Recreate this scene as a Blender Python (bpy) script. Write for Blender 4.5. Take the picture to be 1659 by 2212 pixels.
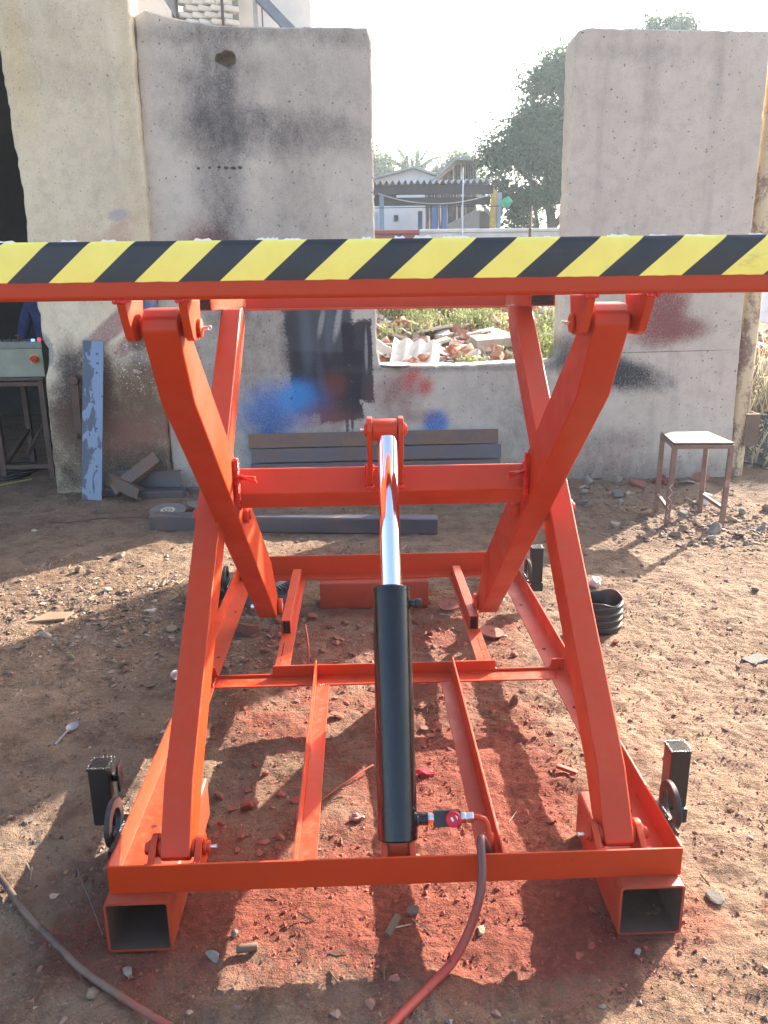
import bpy, bmesh, math, random
import numpy as np
from mathutils import Vector, Matrix, Euler

random.seed(7)
rng = np.random.default_rng(11)
scene = bpy.context.scene
for _o in list(bpy.data.objects):
    bpy.data.objects.remove(_o, do_unlink=True)
COL = scene.collection

# ------------------------------------------------------------------ camera
CAM_PITCH, CAM_YAW, CAM_ROLL, CAM_H = 0.2726, 0.0293, -0.0129, 1.5
cp, sp, cy, sy = math.cos(CAM_PITCH), math.sin(CAM_PITCH), math.cos(CAM_YAW), math.sin(CAM_YAW)
fwd = Vector((sy * cp, cy * cp, -sp)); rgt = Vector((cy, -sy, 0)); upv = rgt.cross(fwd)
cr, sr = math.cos(CAM_ROLL), math.sin(CAM_ROLL)
r2 = rgt * cr + upv * sr; u2 = upv * cr - rgt * sr
cam_data = bpy.data.cameras.new('camera')
cam = bpy.data.objects.new('camera', cam_data); COL.objects.link(cam)
mw = Matrix.Identity(4)
for i in range(3):
    mw[i][0], mw[i][1], mw[i][2] = r2[i], u2[i], -fwd[i]
mw[2][3] = CAM_H
cam.matrix_world = mw
cam_data.sensor_width = 36.0; cam_data.sensor_fit = 'AUTO'
cam_data.lens = 36.0 * 1700.0 / 2212.0
cam_data.clip_start = 0.05; cam_data.clip_end = 2000.0
scene.camera = cam

# ------------------------------------------------------------------ light
SUN_S = (-1.50, -1.50)                       # shadow shift per metre of height
sun_dir = Vector((-SUN_S[0], -SUN_S[1], 1.0)).normalized()
SUN_EL = math.asin(sun_dir.z)
SUN_AZ = math.atan2(sun_dir.x, sun_dir.y)
world = bpy.data.worlds.new('World'); scene.world = world
world.use_nodes = True
wn = world.node_tree.nodes; wl = world.node_tree.links
wn.clear()
w_out = wn.new('ShaderNodeOutputWorld'); w_bg = wn.new('ShaderNodeBackground'); w_sky = wn.new('ShaderNodeTexSky')
w_sky.sky_type = 'NISHITA'; w_sky.sun_disc = False
w_sky.sun_elevation = SUN_EL; w_sky.sun_rotation = SUN_AZ
w_sky.air_density = 1.0; w_sky.dust_density = 4.0; w_sky.ozone_density = 1.0
w_bg.inputs['Strength'].default_value = 0.12
wl.new(w_sky.outputs['Color'], w_bg.inputs['Color']); wl.new(w_bg.outputs['Background'], w_out.inputs['Surface'])
sun_data = bpy.data.lights.new('sun', 'SUN')
sun_data.energy = 5.0; sun_data.angle = math.radians(0.6); sun_data.color = (1.0, 0.93, 0.82)
sun = bpy.data.objects.new('sun', sun_data); COL.objects.link(sun)
sun.rotation_euler = sun_dir.to_track_quat('Z', 'Y').to_euler()
sun.location = (6, 8, 20)
scene.view_settings.view_transform = 'Standard'; scene.view_settings.look = 'None'
scene.view_settings.gamma = 1.0; scene.view_settings.exposure = 2.34
scene.view_settings.use_curve_mapping = False
HAZE = 0.0019                                # density of the air
scene.cycles.use_denoising = True
scene.cycles.denoising_prefilter = 'NONE'
scene.cycles.max_bounces = 6
scene.cycles.sample_clamp_indirect = 6.0

# ------------------------------------------------------------------ helpers
class B:
    """collects primitives into one bmesh"""
    def __init__(self):
        self.bm = bmesh.new(); self.bev = False
    def _merge(self, t, bev=0.0, seg=2, smooth=False, mtx=None):
        if bev > 0:
            self.bev = True
            ed = [e for e in t.edges if len(e.link_faces) == 2 and e.calc_face_angle(0) > 0.5]
            if ed:
                bmesh.ops.bevel(t, geom=ed, offset=bev, segments=seg, profile=0.5, affect='EDGES', clamp_overlap=True)
                for f in t.faces: f.smooth = True
        if smooth:
            for f in t.faces: f.smooth = True
        if mtx is not None: bmesh.ops.transform(t, matrix=mtx, verts=t.verts)
        me = bpy.data.meshes.new('_t'); t.to_mesh(me); t.free()
        self.bm.from_mesh(me); bpy.data.meshes.remove(me)
        return self
    def box(self, x0, x1, y0, y1, z0, z1, bev=0.0, seg=2, mtx=None):
        t = bmesh.new(); bmesh.ops.create_cube(t, size=1.0)
        for v in t.verts:
            v.co = Vector(((x0 + x1) / 2 + v.co.x * (x1 - x0), (y0 + y1) / 2 + v.co.y * (y1 - y0), (z0 + z1) / 2 + v.co.z * (z1 - z0)))
        return self._merge(t, bev, seg, mtx=mtx)
    def prism(self, poly, axis, a0, a1, bev=0.0, seg=2, mtx=None):
        """poly: 2D points; axis 'x': (y,z), 'y': (x,z), 'z': (x,y)"""
        t = bmesh.new()
        def P(p, a):
            return (a, p[0], p[1]) if axis == 'x' else ((p[0], a, p[1]) if axis == 'y' else (p[0], p[1], a))
        v0 = [t.verts.new(P(p, a0)) for p in poly]; v1 = [t.verts.new(P(p, a1)) for p in poly]
        n = len(poly)
        t.faces.new(v0); t.faces.new(list(reversed(v1)))
        for i in range(n):
            t.faces.new((v0[i], v1[i], v1[(i + 1) % n], v0[(i + 1) % n]))
        bmesh.ops.recalc_face_normals(t, faces=t.faces)
        return self._merge(t, bev, seg, mtx=mtx)
    def cyl(self, p0, p1, r0, r1=None, n=20, bev=0.0, caps=True, smooth=True):
        r1 = r0 if r1 is None else r1
        p0, p1 = Vector(p0), Vector(p1); d = p1 - p0
        t = bmesh.new()
        bmesh.ops.create_cone(t, cap_ends=caps, segments=n, radius1=r0, radius2=r1, depth=d.length)
        if bev > 0:
            ed = [e for e in t.edges if len(e.link_faces) == 2 and e.calc_face_angle(0) > 1.0]
            bmesh.ops.bevel(t, geom=ed, offset=bev, segments=2, profile=0.5, affect='EDGES')
        if smooth:
            for f in t.faces: f.smooth = len(f.verts) <= 4
        m = Matrix.Translation((p0 + p1) / 2) @ d.to_track_quat('Z', 'Y').to_matrix().to_4x4()
        return self._merge(t, mtx=m)
    def ring(self, c, axis, r0, r1, th, n=28, bev=0.0):
        """flat washer: inner r0, outer r1"""
        t = bmesh.new(); L = []
        for k in range(n):
            a = 2 * math.pi * k / n
            L.append([t.verts.new((math.cos(a) * r, math.sin(a) * r, z)) for r, z in ((r0, -th / 2), (r1, -th / 2), (r1, th / 2), (r0, th / 2))])
        for k in range(n):
            a, b = L[k], L[(k + 1) % n]
            for j in range(4):
                t.faces.new((a[j], b[j], b[(j + 1) % 4], a[(j + 1) % 4]))
        bmesh.ops.recalc_face_normals(t, faces=t.faces)
        m = Matrix.Translation(Vector(c)) @ Vector(axis).to_track_quat('Z', 'Y').to_matrix().to_4x4()
        return self._merge(t, bev, 1, mtx=m)
    def sweep(self, pts, r, n=10, caps=True):
        """round tube along points, r number or list"""
        pts = [Vector(p) for p in pts]; t = bmesh.new(); rings = []
        N = len(pts); up = Vector((0.13, 0.21, 0.97))
        for i, p in enumerate(pts):
            d = (pts[min(i + 1, N - 1)] - pts[max(i - 1, 0)]).normalized()
            s = d.cross(up)
            if s.length < 1e-3: s = d.cross(Vector((1, 0, 0)))
            s.normalize(); q = s.cross(d); rr = r[i] if isinstance(r, (list, tuple)) else r
            rings.append([t.verts.new(p + s * math.cos(2 * math.pi * k / n) * rr + q * math.sin(2 * math.pi * k / n) * rr) for k in range(n)])
        for i in range(N - 1):
            for k in range(n):
                f = t.faces.new((rings[i][k], rings[i][(k + 1) % n], rings[i + 1][(k + 1) % n], rings[i + 1][k])); f.smooth = True
        if caps:
            t.faces.new(list(reversed(rings[0]))); t.faces.new(rings[-1])
        bmesh.ops.recalc_face_normals(t, faces=t.faces)
        return self._merge(t)
    def lathe(self, prof, n=32, mtx=None):
        t = bmesh.new(); rings = []
        for r, z in prof:
            rings.append([t.verts.new((max(r, 1e-4) * math.cos(2 * math.pi * k / n), max(r, 1e-4) * math.sin(2 * math.pi * k / n), z)) for k in range(n)])
        for i in range(len(prof) - 1):
            for k in range(n):
                f = t.faces.new((rings[i][k], rings[i][(k + 1) % n], rings[i + 1][(k + 1) % n], rings[i + 1][k])); f.smooth = True
        return self._merge(t, mtx=mtx)
    def mesh(self, V, F, smooth=False, mtx=None):
        me = bpy.data.meshes.new('_m'); me.from_pydata([tuple(v) for v in V], [], F); 
        t = bmesh.new(); t.from_mesh(me); bpy.data.meshes.remove(me)
        bmesh.ops.recalc_face_normals(t, faces=t.faces)
        return self._merge(t, smooth=smooth, mtx=mtx)
    def xf(self, m):
        bmesh.ops.transform(self.bm, matrix=m, verts=self.bm.verts); return self

def tag(o, label=None, cat=None, group=None, kind=None):
    if label: o['label'] = label
    if cat: o['category'] = cat
    if group: o['group'] = group
    if kind: o['kind'] = kind
    return o

def obj(name, b, m, parent=None, off=None):
    """link a B (world coordinates, or local if off is None and parent None) as one mesh object"""
    me = bpy.data.meshes.new(name)
    if off is not None: bmesh.ops.translate(b.bm, vec=-Vector(off), verts=b.bm.verts)
    b.bm.to_mesh(me); b.bm.free()
    if m is not None: me.materials.append(m)
    me.set_sharp_from_angle(angle=0.65)
    o = bpy.data.objects.new(name, me); COL.objects.link(o)
    if b.bev:
        md = o.modifiers.new('face_normals', 'WEIGHTED_NORMAL'); md.mode = 'FACE_AREA'; md.weight = 100; md.keep_sharp = True
    if parent is not None: o.parent = parent
    elif off is not None: o.location = off
    return o

def raw(name, V, F, m, parent=None, smooth=False, loc=None):
    me = bpy.data.meshes.new(name)
    me.from_pydata([tuple(v) for v in V], [], [tuple(f) for f in F])
    if smooth: me.polygons.foreach_set('use_smooth', [True] * len(me.polygons))
    me.materials.append(m); me.update()
    o = bpy.data.objects.new(name, me); COL.objects.link(o)
    if parent is not None: o.parent = parent
    if loc is not None: o.location = loc
    return o

def np_mesh(name, V, F, m, smooth=False, cols=None):
    """fast mesh from numpy: V (n,3), F (m,k) all the same size"""
    me = bpy.data.meshes.new(name)
    V = np.asarray(V, np.float32); F = np.asarray(F, np.int32); k = F.shape[1]
    me.vertices.add(len(V)); me.vertices.foreach_set('co', V.ravel())
    me.loops.add(F.size); me.loops.foreach_set('vertex_index', F.ravel())
    me.polygons.add(len(F)); me.polygons.foreach_set('loop_start', np.arange(0, F.size, k, dtype=np.int32))
    try: me.polygons.foreach_set('loop_total', np.full(len(F), k, np.int32))
    except Exception: pass
    me.polygons.foreach_set('use_smooth', np.full(len(F), bool(smooth)))
    me.update(calc_edges=True); me.validate()
    if cols is not None:
        a = me.attributes.new('tint', 'FLOAT_COLOR', 'POINT')
        c = np.ones((len(V), 4), np.float32); c[:, :3] = cols; a.data.foreach_set('color', c.ravel())
    if m is not None: me.materials.append(m)
    return me

def link(name, me, parent=None, loc=None, rot=None, scale=None):
    o = bpy.data.objects.new(name, me); COL.objects.link(o)
    if parent is not None: o.parent = parent
    if loc is not None: o.location = loc
    if rot is not None: o.rotation_euler = rot
    if scale is not None: o.scale = scale
    return o

class Thing:
    """an Empty at the thing's base; parts are given in world coordinates"""
    def __init__(self, name, label, cat, loc, group=None, rotz=0.0):
        self.o = bpy.data.objects.new(name, None); COL.objects.link(self.o)
        self.o.empty_display_size = 0.1
        self.o.location = loc; self.o.rotation_euler = (0, 0, rotz)
        self.loc = Vector(loc); tag(self.o, label, cat, group)
    def part(self, name, b, m, parent=None, label=None, kind=None, local=False):
        o = obj(name, b, m, parent=(parent or self.o), off=None if local else self.loc)
        if label: o['label'] = label
        if kind: o['kind'] = kind
        return o

def copy_tree(o, parent=None):
    c = o.copy(); COL.objects.link(c)
    if parent is not None: c.parent = parent
    for ch in list(o.children): copy_tree(ch, c)
    return c

def fbm2(x, y, seed=0, octaves=5, freq=1.0, gain=0.5):
    """cheap value noise on numpy arrays, about -1..1"""
    out = np.zeros_like(x, dtype=np.float64); amp = 1.0; tot = 0.0
    for o in range(octaves):
        fx, fy = x * freq + 17.3 * (o + seed), y * freq - 9.1 * (o + 2 * seed)
        ix, iy = np.floor(fx).astype(np.int64), np.floor(fy).astype(np.int64)
        tx, ty = fx - ix, fy - iy
        tx = tx * tx * (3 - 2 * tx); ty = ty * ty * (3 - 2 * ty)
        def h(a, b):
            n = (a * 374761393 + b * 668265263 + (seed * 31 + o) * 974711) & 0x7fffffff
            n = ((n ^ (n >> 13)) * 1274126177) & 0x7fffffff
            n = n ^ (n >> 16)
            return (n % 100003) / 50001.5 - 1.0
        v = (h(ix, iy) * (1 - tx) + h(ix + 1, iy) * tx) * (1 - ty) + (h(ix, iy + 1) * (1 - tx) + h(ix + 1, iy + 1) * tx) * ty
        out += v * amp; tot += amp; amp *= gain; freq *= 2.03
    return out / tot
# ------------------------------------------------------------------ materials
class NB:
    def __init__(self, name, rough=0.5, metal=0.0, color=(0.5, 0.5, 0.5), spec=0.5):
        self.m = bpy.data.materials.new(name); self.m.use_nodes = True
        self.n = self.m.node_tree.nodes; self.l = self.m.node_tree.links
        self.n.clear()
        self.out = self.n.new('ShaderNodeOutputMaterial'); self.b = self.n.new('ShaderNodeBsdfPrincipled')
        self.l.new(self.b.outputs[0], self.out.inputs[0])
        self.set('Roughness', rough); self.set('Metallic', metal); self.set('Base Color', color)
        self.set('Specular IOR Level', spec)
        self._co = None
    def set(self, k, v):
        if hasattr(v, 'is_output') and v.is_output: self.l.new(v, self.b.inputs[k])
        else:
            if k in ('Base Color', 'Emission Color') and len(v) == 3: v = (*v, 1)
            self.b.inputs[k].default_value = v
    def co(self, kind='Object'):
        t = self.n.new('ShaderNodeTexCoord'); return t.outputs[kind]
    def geo(self, k='Position'):
        return self.n.new('ShaderNodeNewGeometry').outputs[k]
    def mapv(self, v, scale=(1, 1, 1), loc=(0, 0, 0), rot=(0, 0, 0)):
        t = self.n.new('ShaderNodeMapping'); self.l.new(v, t.inputs[0])
        t.inputs['Location'].default_value = loc; t.inputs['Rotation'].default_value = rot; t.inputs['Scale'].default_value = scale
        return t.outputs[0]
    def noise(self, v, scale=5, detail=4, rough=0.55, dist=0.0, out='Fac'):
        t = self.n.new('ShaderNodeTexNoise'); self.l.new(v, t.inputs['Vector'])
        t.inputs['Scale'].default_value = scale; t.inputs['Detail'].default_value = detail
        t.inputs['Roughness'].default_value = rough; t.inputs['Distortion'].default_value = dist
        return t.outputs[out]
    def voro(self, v, scale=5, feature='F1', out='Distance', rand=1.0):
        t = self.n.new('ShaderNodeTexVoronoi'); self.l.new(v, t.inputs['Vector']); t.feature = feature
        t.inputs['Scale'].default_value = scale; t.inputs['Randomness'].default_value = rand
        return t.outputs[out]
    def wave(self, v, scale=5, dist=0, detail=2, dirn='X', prof='SIN'):
        t = self.n.new('ShaderNodeTexWave'); self.l.new(v, t.inputs['Vector']); t.bands_direction = dirn; t.wave_profile = prof
        t.inputs['Scale'].default_value = scale; t.inputs['Distortion'].default_value = dist; t.inputs['Detail'].default_value = detail
        return t.outputs['Fac']
    def rng(self, v, a, b, c=0.0, d=1.0, smooth=True):
        t = self.n.new('ShaderNodeMapRange'); self.l.new(v, t.inputs['Value'])
        t.interpolation_type = 'SMOOTHSTEP' if smooth else 'LINEAR'
        for k, x in zip(('From Min', 'From Max', 'To Min', 'To Max'), (a, b, c, d)): t.inputs[k].default_value = x
        return t.outputs[0]
    def _in(self, s, x):
        if hasattr(x, 'is_output'): self.l.new(x, s)
        else: s.default_value = x
    def math(self, op, a, b=0.0, clamp=False):
        t = self.n.new('ShaderNodeMath'); t.operation = op; t.use_clamp = clamp
        self._in(t.inputs[0], a); self._in(t.inputs[1], b); return t.outputs[0]
    def mix(self, f, a, b, blend='MIX'):
        t = self.n.new('ShaderNodeMix'); t.data_type = 'RGBA'; t.blend_type = blend; t.clamp_factor = True
        self._in(t.inputs[0], f)
        for s, x in ((t.inputs[6], a), (t.inputs[7], b)):
            if hasattr(x, 'is_output'): self.l.new(x, s)
            else: s.default_value = (*x, 1) if len(x) == 3 else x
        return t.outputs[2]
    def sep(self, v):
        t = self.n.new('ShaderNodeSeparateXYZ'); self.l.new(v, t.inputs[0]); return t.outputs
    def comb(self, x=0.0, y=0.0, z=0.0):
        t = self.n.new('ShaderNodeCombineXYZ')
        for s, a in zip(t.inputs, (x, y, z)): self._in(s, a)
        return t.outputs[0]
    def attr(self, name, out='Color'):
        t = self.n.new('ShaderNodeAttribute'); t.attribute_name = name; return t.outputs[out]
    def objrand(self):
        return self.n.new('ShaderNodeObjectInfo').outputs['Random']
    def bump(self, h, strength=0.3, dist=0.01, prev=None):
        t = self.n.new('ShaderNodeBump'); self.l.new(h, t.inputs['Height'])
        t.inputs['Strength'].default_value = strength; t.inputs['Distance'].default_value = dist
        if prev is not None: self.l.new(prev, t.inputs['Normal'])
        self.l.new(t.outputs[0], self.b.inputs['Normal']); return t.outputs[0]

MAT = {}

def painted(name, col, rough=0.33, dust=(0.45, 0.25, 0.16), dust_amt=0.25, var=0.12, coat=0.0, chips=None, spec=0.5):
    k = NB(name, rough, color=col, spec=spec); p = k.geo()
    n1 = k.noise(p, 9, 5); n2 = k.noise(p, 90, 3)
    c = k.mix(k.rng(n1, 0.3, 0.75, 0, var), col, tuple(x * 0.62 for x in col))
    nz = k.sep(k.geo('Normal'))[2]
    d = k.math('MULTIPLY', k.rng(nz, 0.55, 1.0), k.rng(k.noise(p, 35, 5, 0.65), 0.40, 0.75, 0, dust_amt))
    c = k.mix(d, c, dust)
    c = k.mix(k.rng(k.noise(p, 4.5, 6, 0.7, 0.4), 0.62, 0.76, 0, 0.28), c, tuple(x * 0.40 + 0.004 for x in col))
    if chips is not None:
        c = k.mix(k.math('MULTIPLY', k.rng(k.noise(p, 70, 4, 0.6), 0.69, 0.72), k.rng(k.noise(p, 6, 3), 0.48, 0.60)), c, chips)
        scr = k.noise(k.mapv(p, (140, 9, 9), rot=(0.3, 0.5, 0.2)), 1.0, 2, 0.5); c = k.mix(k.math('MULTIPLY', k.rng(scr, 0.76, 0.80), k.rng(k.noise(p, 8, 3), 0.50, 0.62, 0, 0.7)), c, tuple(min(1, x * 1.15 + .05) for x in col))
    k.set('Base Color', c)
    k.set('Roughness', k.math('ADD', k.rng(n1, 0.3, 0.7, rough * 0.85, rough * 1.2), k.math('MULTIPLY', d, 0.6)))
    if coat: k.set('Coat Weight', coat); k.set('Coat Roughness', 0.22)
    k.bump(k.math('ADD', k.noise(p, 260, 2), k.math('MULTIPLY', k.noise(p, 14, 3), 1.2)), 0.10, 0.004)
    MAT[name] = k.m
    return k.m

RED = painted('red_gloss_paint', (0.44, 0.037, 0.005), 0.40, var=0.18, coat=0.0, spec=0.36, chips=(0.17, 0.035, 0.02), dust=(0.33, 0.13, 0.08), dust_amt=0.34)
RED_DULL = painted('red_oxide_tube_paint', (0.34, 0.048, 0.018), 0.48, var=0.35, dust=(0.33, 0.12, 0.075), dust_amt=0.40, chips=(0.25, 0.06, 0.03))
BLACK = painted('black_gloss_paint', (0.008, 0.008, 0.010), 0.10, dust=(0.30, 0.16, 0.10), dust_amt=0.06, spec=0.45)
BLACK_SAT = painted('black_satin_paint', (0.014, 0.014, 0.015), 0.38, dust=(0.34, 0.19, 0.12), dust_amt=0.35)
BLACK_PLASTIC = painted('black_plastic', (0.012, 0.012, 0.014), 0.33, dust=(0.34, 0.19, 0.12), dust_amt=0.3)

def _weld():
    k = NB('red_painted_weld', 0.22, color=(0.55, 0.02, 0.012)); p = k.geo()
    k.bump(k.noise(p, 170, 3, 0.6), 0.6, 0.006); return k.m
WELD = _weld()
def _weldb():
    k = NB('black_weld', 0.2, color=(0.02, 0.02, 0.02)); p = k.geo()
    k.bump(k.noise(p, 140, 3, 0.6), 0.8, 0.008); return k.m
WELD_BLACK = _weldb()

def _chrome():
    k = NB('chromed_steel', 0.05, 1.0, (0.84, 0.82, 0.86)); p = k.geo()
    k.set('Roughness', k.rng(k.noise(k.mapv(p, (1, 1, 0.1)), 160, 3), 0.3, 0.8, 0.03, 0.10)); return k.m
CHROME = _chrome()
def _zinc():
    k = NB('zinc_plated_steel', 0.28, 1.0, (0.72, 0.72, 0.70)); return k.m
ZINC = _zinc()

def rusty(name, steel=(0.10, 0.095, 0.10), rust=(0.17, 0.085, 0.05), a=0.45, b=0.62, rough=0.45, metal=0.55, light=None):
    k = NB(name, rough, metal); p = k.geo()
    n = k.noise(p, 6, 6, 0.62); n2 = k.noise(p, 38, 5, 0.65)
    f = k.rng(k.math('ADD', k.math('MULTIPLY', n, 0.65), k.math('MULTIPLY', n2, 0.35)), a, b)
    c = k.mix(f, steel, rust)
    if light: c = k.mix(k.rng(k.noise(p, 3.5, 5, 0.7), 0.56, 0.68), c, light)
    k.set('Base Color', c); k.set('Metallic', k.rng(f, 0, 1, metal, 0.05)); k.set('Roughness', k.rng(f, 0, 1, rough, 0.75))
    k.bump(n2, 0.18, 0.004); return k.m
MILL = rusty('mill_scale_steel', (0.105, 0.10, 0.115), (0.15, 0.09, 0.065), 0.46, 0.64)
MILL_BROWN = rusty('rusty_brown_steel', (0.12, 0.09, 0.08), (0.17, 0.095, 0.06), 0.40, 0.56)
TABLE_STEEL = rusty('dark_table_steel', (0.09, 0.065, 0.06), (0.13, 0.07, 0.05), 0.40, 0.60)
STOOL_STEEL = rusty('brown_stool_steel', (0.22, 0.17, 0.16), (0.20, 0.11, 0.075), 0.42, 0.60, light=(0.40, 0.34, 0.31))

def _tape():
    """yellow and black hazard tape: flat print, 45 degree stripes"""
    k = NB('hazard_tape_print', 0.38); p = k.geo(); s = k.sep(p)
    # boundaries at 45 degrees: X - (Z-1.524)
    u = k.math('SUBTRACT', s[0], k.math('MULTIPLY', k.math('SUBTRACT', s[2], 1.5245), 1.16))
    ph = k.math('FRACT', k.math('DIVIDE', k.math('ADD', u, 0.594 + 0.164 * 20), 0.164))
    y = k.rng(ph, 0.515, 0.520, 1.0, 0.0, False)
    y = k.math('MINIMUM', y, k.rng(ph, 0.0, 0.005, 0.0, 1.0, False))
    n = k.noise(p, 20, 4)
    c = k.mix(y, (0.020, 0.020, 0.022), k.mix(k.rng(n, .35, .75, 0, .35), (0.92, 0.78, 0.15), (0.82, 0.62, 0.09)))
    c = k.mix(k.rng(k.noise(p, 55, 4, 0.65), 0.70, 0.74, 0, 0.5), c, (0.4, 0.25, 0.12))
    k.set('Base Color', c); c = k.mix(k.rng(k.noise(k.mapv(p, (1, 1, 3)), 7, 5, 0.7), 0.60, 0.78, 0, 0.35), c, (0.20, 0.13, 0.08)); k.set('Base Color', c)
    k.bump(k.noise(k.mapv(p, (1.6, 1, 0.7)), 13, 3), 0.35, 0.008); return k.m
TAPE = _tape()

def simple(name, col, rough=0.6, metal=0.0, var=0.2, scale=12, bump=0.1, bscale=80, spec=0.4, dark=0.6):
    k = NB(name, rough, metal, spec=spec); p = k.geo()
    k.set('Base Color', k.mix(k.rng(k.noise(p, scale, 5, 0.6), 0.3, 0.72, 0, var * 2.2), col, tuple(x * dark for x in col)))
    if bump: k.bump(k.noise(p, bscale, 4, 0.6), bump, 0.006)
    return k.m

def _ground():
    k = NB('reddish_brown_soil', 0.95, spec=0.15); p = k.geo()
    nA = k.noise(p, 1.3, 5, 0.6); nB = k.noise(p, 7, 6, 0.65); nC = k.noise(p, 46, 5, 0.7)
    c = k.mix(k.rng(nA, 0.36, 0.66), (0.235, 0.146, 0.094), (0.320, 0.216, 0.144))
    c = k.mix(k.rng(nB, 0.40, 0.70, 0, 0.75), c, (0.120, 0.072, 0.048))
    c = k.mix(k.rng(nC, 0.50, 0.68, 0, 0.75), c, (0.34, 0.245, 0.175))
    c = k.mix(k.rng(k.noise(p, 75, 4, 0.7), 0.56, 0.72, 0, 0.45), c, (0.085, 0.052, 0.037))
    # fine grit
    vo = k.voro(p, 150); vc = k.voro(p, 150, out='Color')
    gsel = k.sep(vc)
    c = k.mix(k.math('MULTIPLY', k.rng(vo, 0.30, 0.22), k.rng(gsel[0], 0.80, 0.84)), c, k.mix(gsel[1], (0.10, 0.065, 0.05), (0.42, 0.33, 0.26)))
    # dark damp patch and red overspray, painted amounts live on the sheet itself
    dk = k.attr('damp', 'Fac'); c = k.mix(k.math('MULTIPLY', dk, k.rng(nB, 0.25, 0.6, 0.6, 1)), c, (0.035, 0.024, 0.019))
    pa = k.attr('paint', 'Fac')
    grain = k.rng(k.math('ADD', k.math('MULTIPLY', nC, 0.6), k.math('MULTIPLY', nB, 0.4)), 0.30, 0.70, 0.30, -0.30)
    pf = k.rng(k.math('SUBTRACT', pa, grain), 0.02, 0.95)
    c = k.mix(k.math('MULTIPLY', pf, 0.92), c, k.mix(k.rng(nC, .35, .7), (0.215, 0.056, 0.036), (0.315, 0.090, 0.060)))
    k.set('Base Color', c)
    b1 = k.bump(k.math('ADD', k.math('MULTIPLY', nB, 1.0), k.math('MULTIPLY', nC, 0.8)), 1.0, 0.045)
    b2 = k.bump(k.rng(vo, 0.0, 0.5, 1.0, 0.0), 0.45, 0.006, b1)
    b3 = k.bump(k.noise(k.mapv(p, (1, 3.2, 1), rot=(0, 0, 0.6)), 7, 5, 0.62), 0.7, 0.03, b2)
    k.bump(k.noise(p, 150, 5, 0.72), 0.6, 0.008, b3)
    return k.m
GROUND = _ground()

def stone_mat(name, use_tint=True):
    k = NB(name, 0.9, spec=0.2); p = k.geo()
    base = k.attr('tint') if use_tint else None
    n = k.noise(p, 60, 5, 0.65)
    c = k.mix(k.rng(n, 0.35, 0.70, 0, 0.55), base, k.mix(0.5, base, (0.10, 0.07, 0.055)))
    k.set('Base Color', c); k.bump(n, 0.5, 0.008); return k.m
STONE = stone_mat('mixed_stone')

def splots(k, p3, c, items):
    """items: (x, z, rx, rz, soft, amount, colour, angle) stains and paint marks on a wall facing -Y"""
    mott = k.rng(k.noise(k.mapv(p3, (1, 1, .6)), 13, 6, 0.65), 0.32, 0.66, 0.55, 1.12, False)
    spk = k.rng(k.noise(p3, 75, 4, 0.75), 0.30, 0.55, 0.45, 1.1, False)
    n = k.noise(p3, 7.0, 5, 0.62); nf = k.noise(p3, 55, 4, 0.7)
    for (x, z, rx, rz, soft, amt, col, ang, *shp) in items:
        v = k.mapv(p3, loc=(0, 0, 0)); s = k.sep(v)
        dx = k.math('SUBTRACT', s[0], x); dz = k.math('SUBTRACT', s[2], z)
        ca, sa = math.cos(ang), math.sin(ang)
        ux = k.math('DIVIDE', k.math('ADD', k.math('MULTIPLY', dx, ca), k.math('MULTIPLY', dz, sa)), rx)
        uz = k.math('DIVIDE', k.math('SUBTRACT', k.math('MULTIPLY', dz, ca), k.math('MULTIPLY', dx, sa)), rz)
        d = k.math('SQRT', k.math('ADD', k.math('MULTIPLY', ux, ux), k.math('MULTIPLY', uz, uz)))
        if shp: d = k.math('MAXIMUM', k.math('ABSOLUTE', ux), k.math('ABSOLUTE', uz))
        d = k.math('ADD', d, k.math('MULTIPLY', k.math('SUBTRACT', n, 0.5), 0.45 if shp else 0.9))
        d = k.math('ADD', d, k.math('MULTIPLY', k.math('SUBTRACT', nf, 0.5), 0.35 + 0.5 * soft))
        f = k.rng(d, 1.0 + soft, 1.0 - soft, 0.0, amt)
        if not shp: f = k.math('MULTIPLY', f, spk)
        if soft > .75: f = k.math('MULTIPLY', f, mott)
        c = k.mix(f, c, col)
    return c

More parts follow.
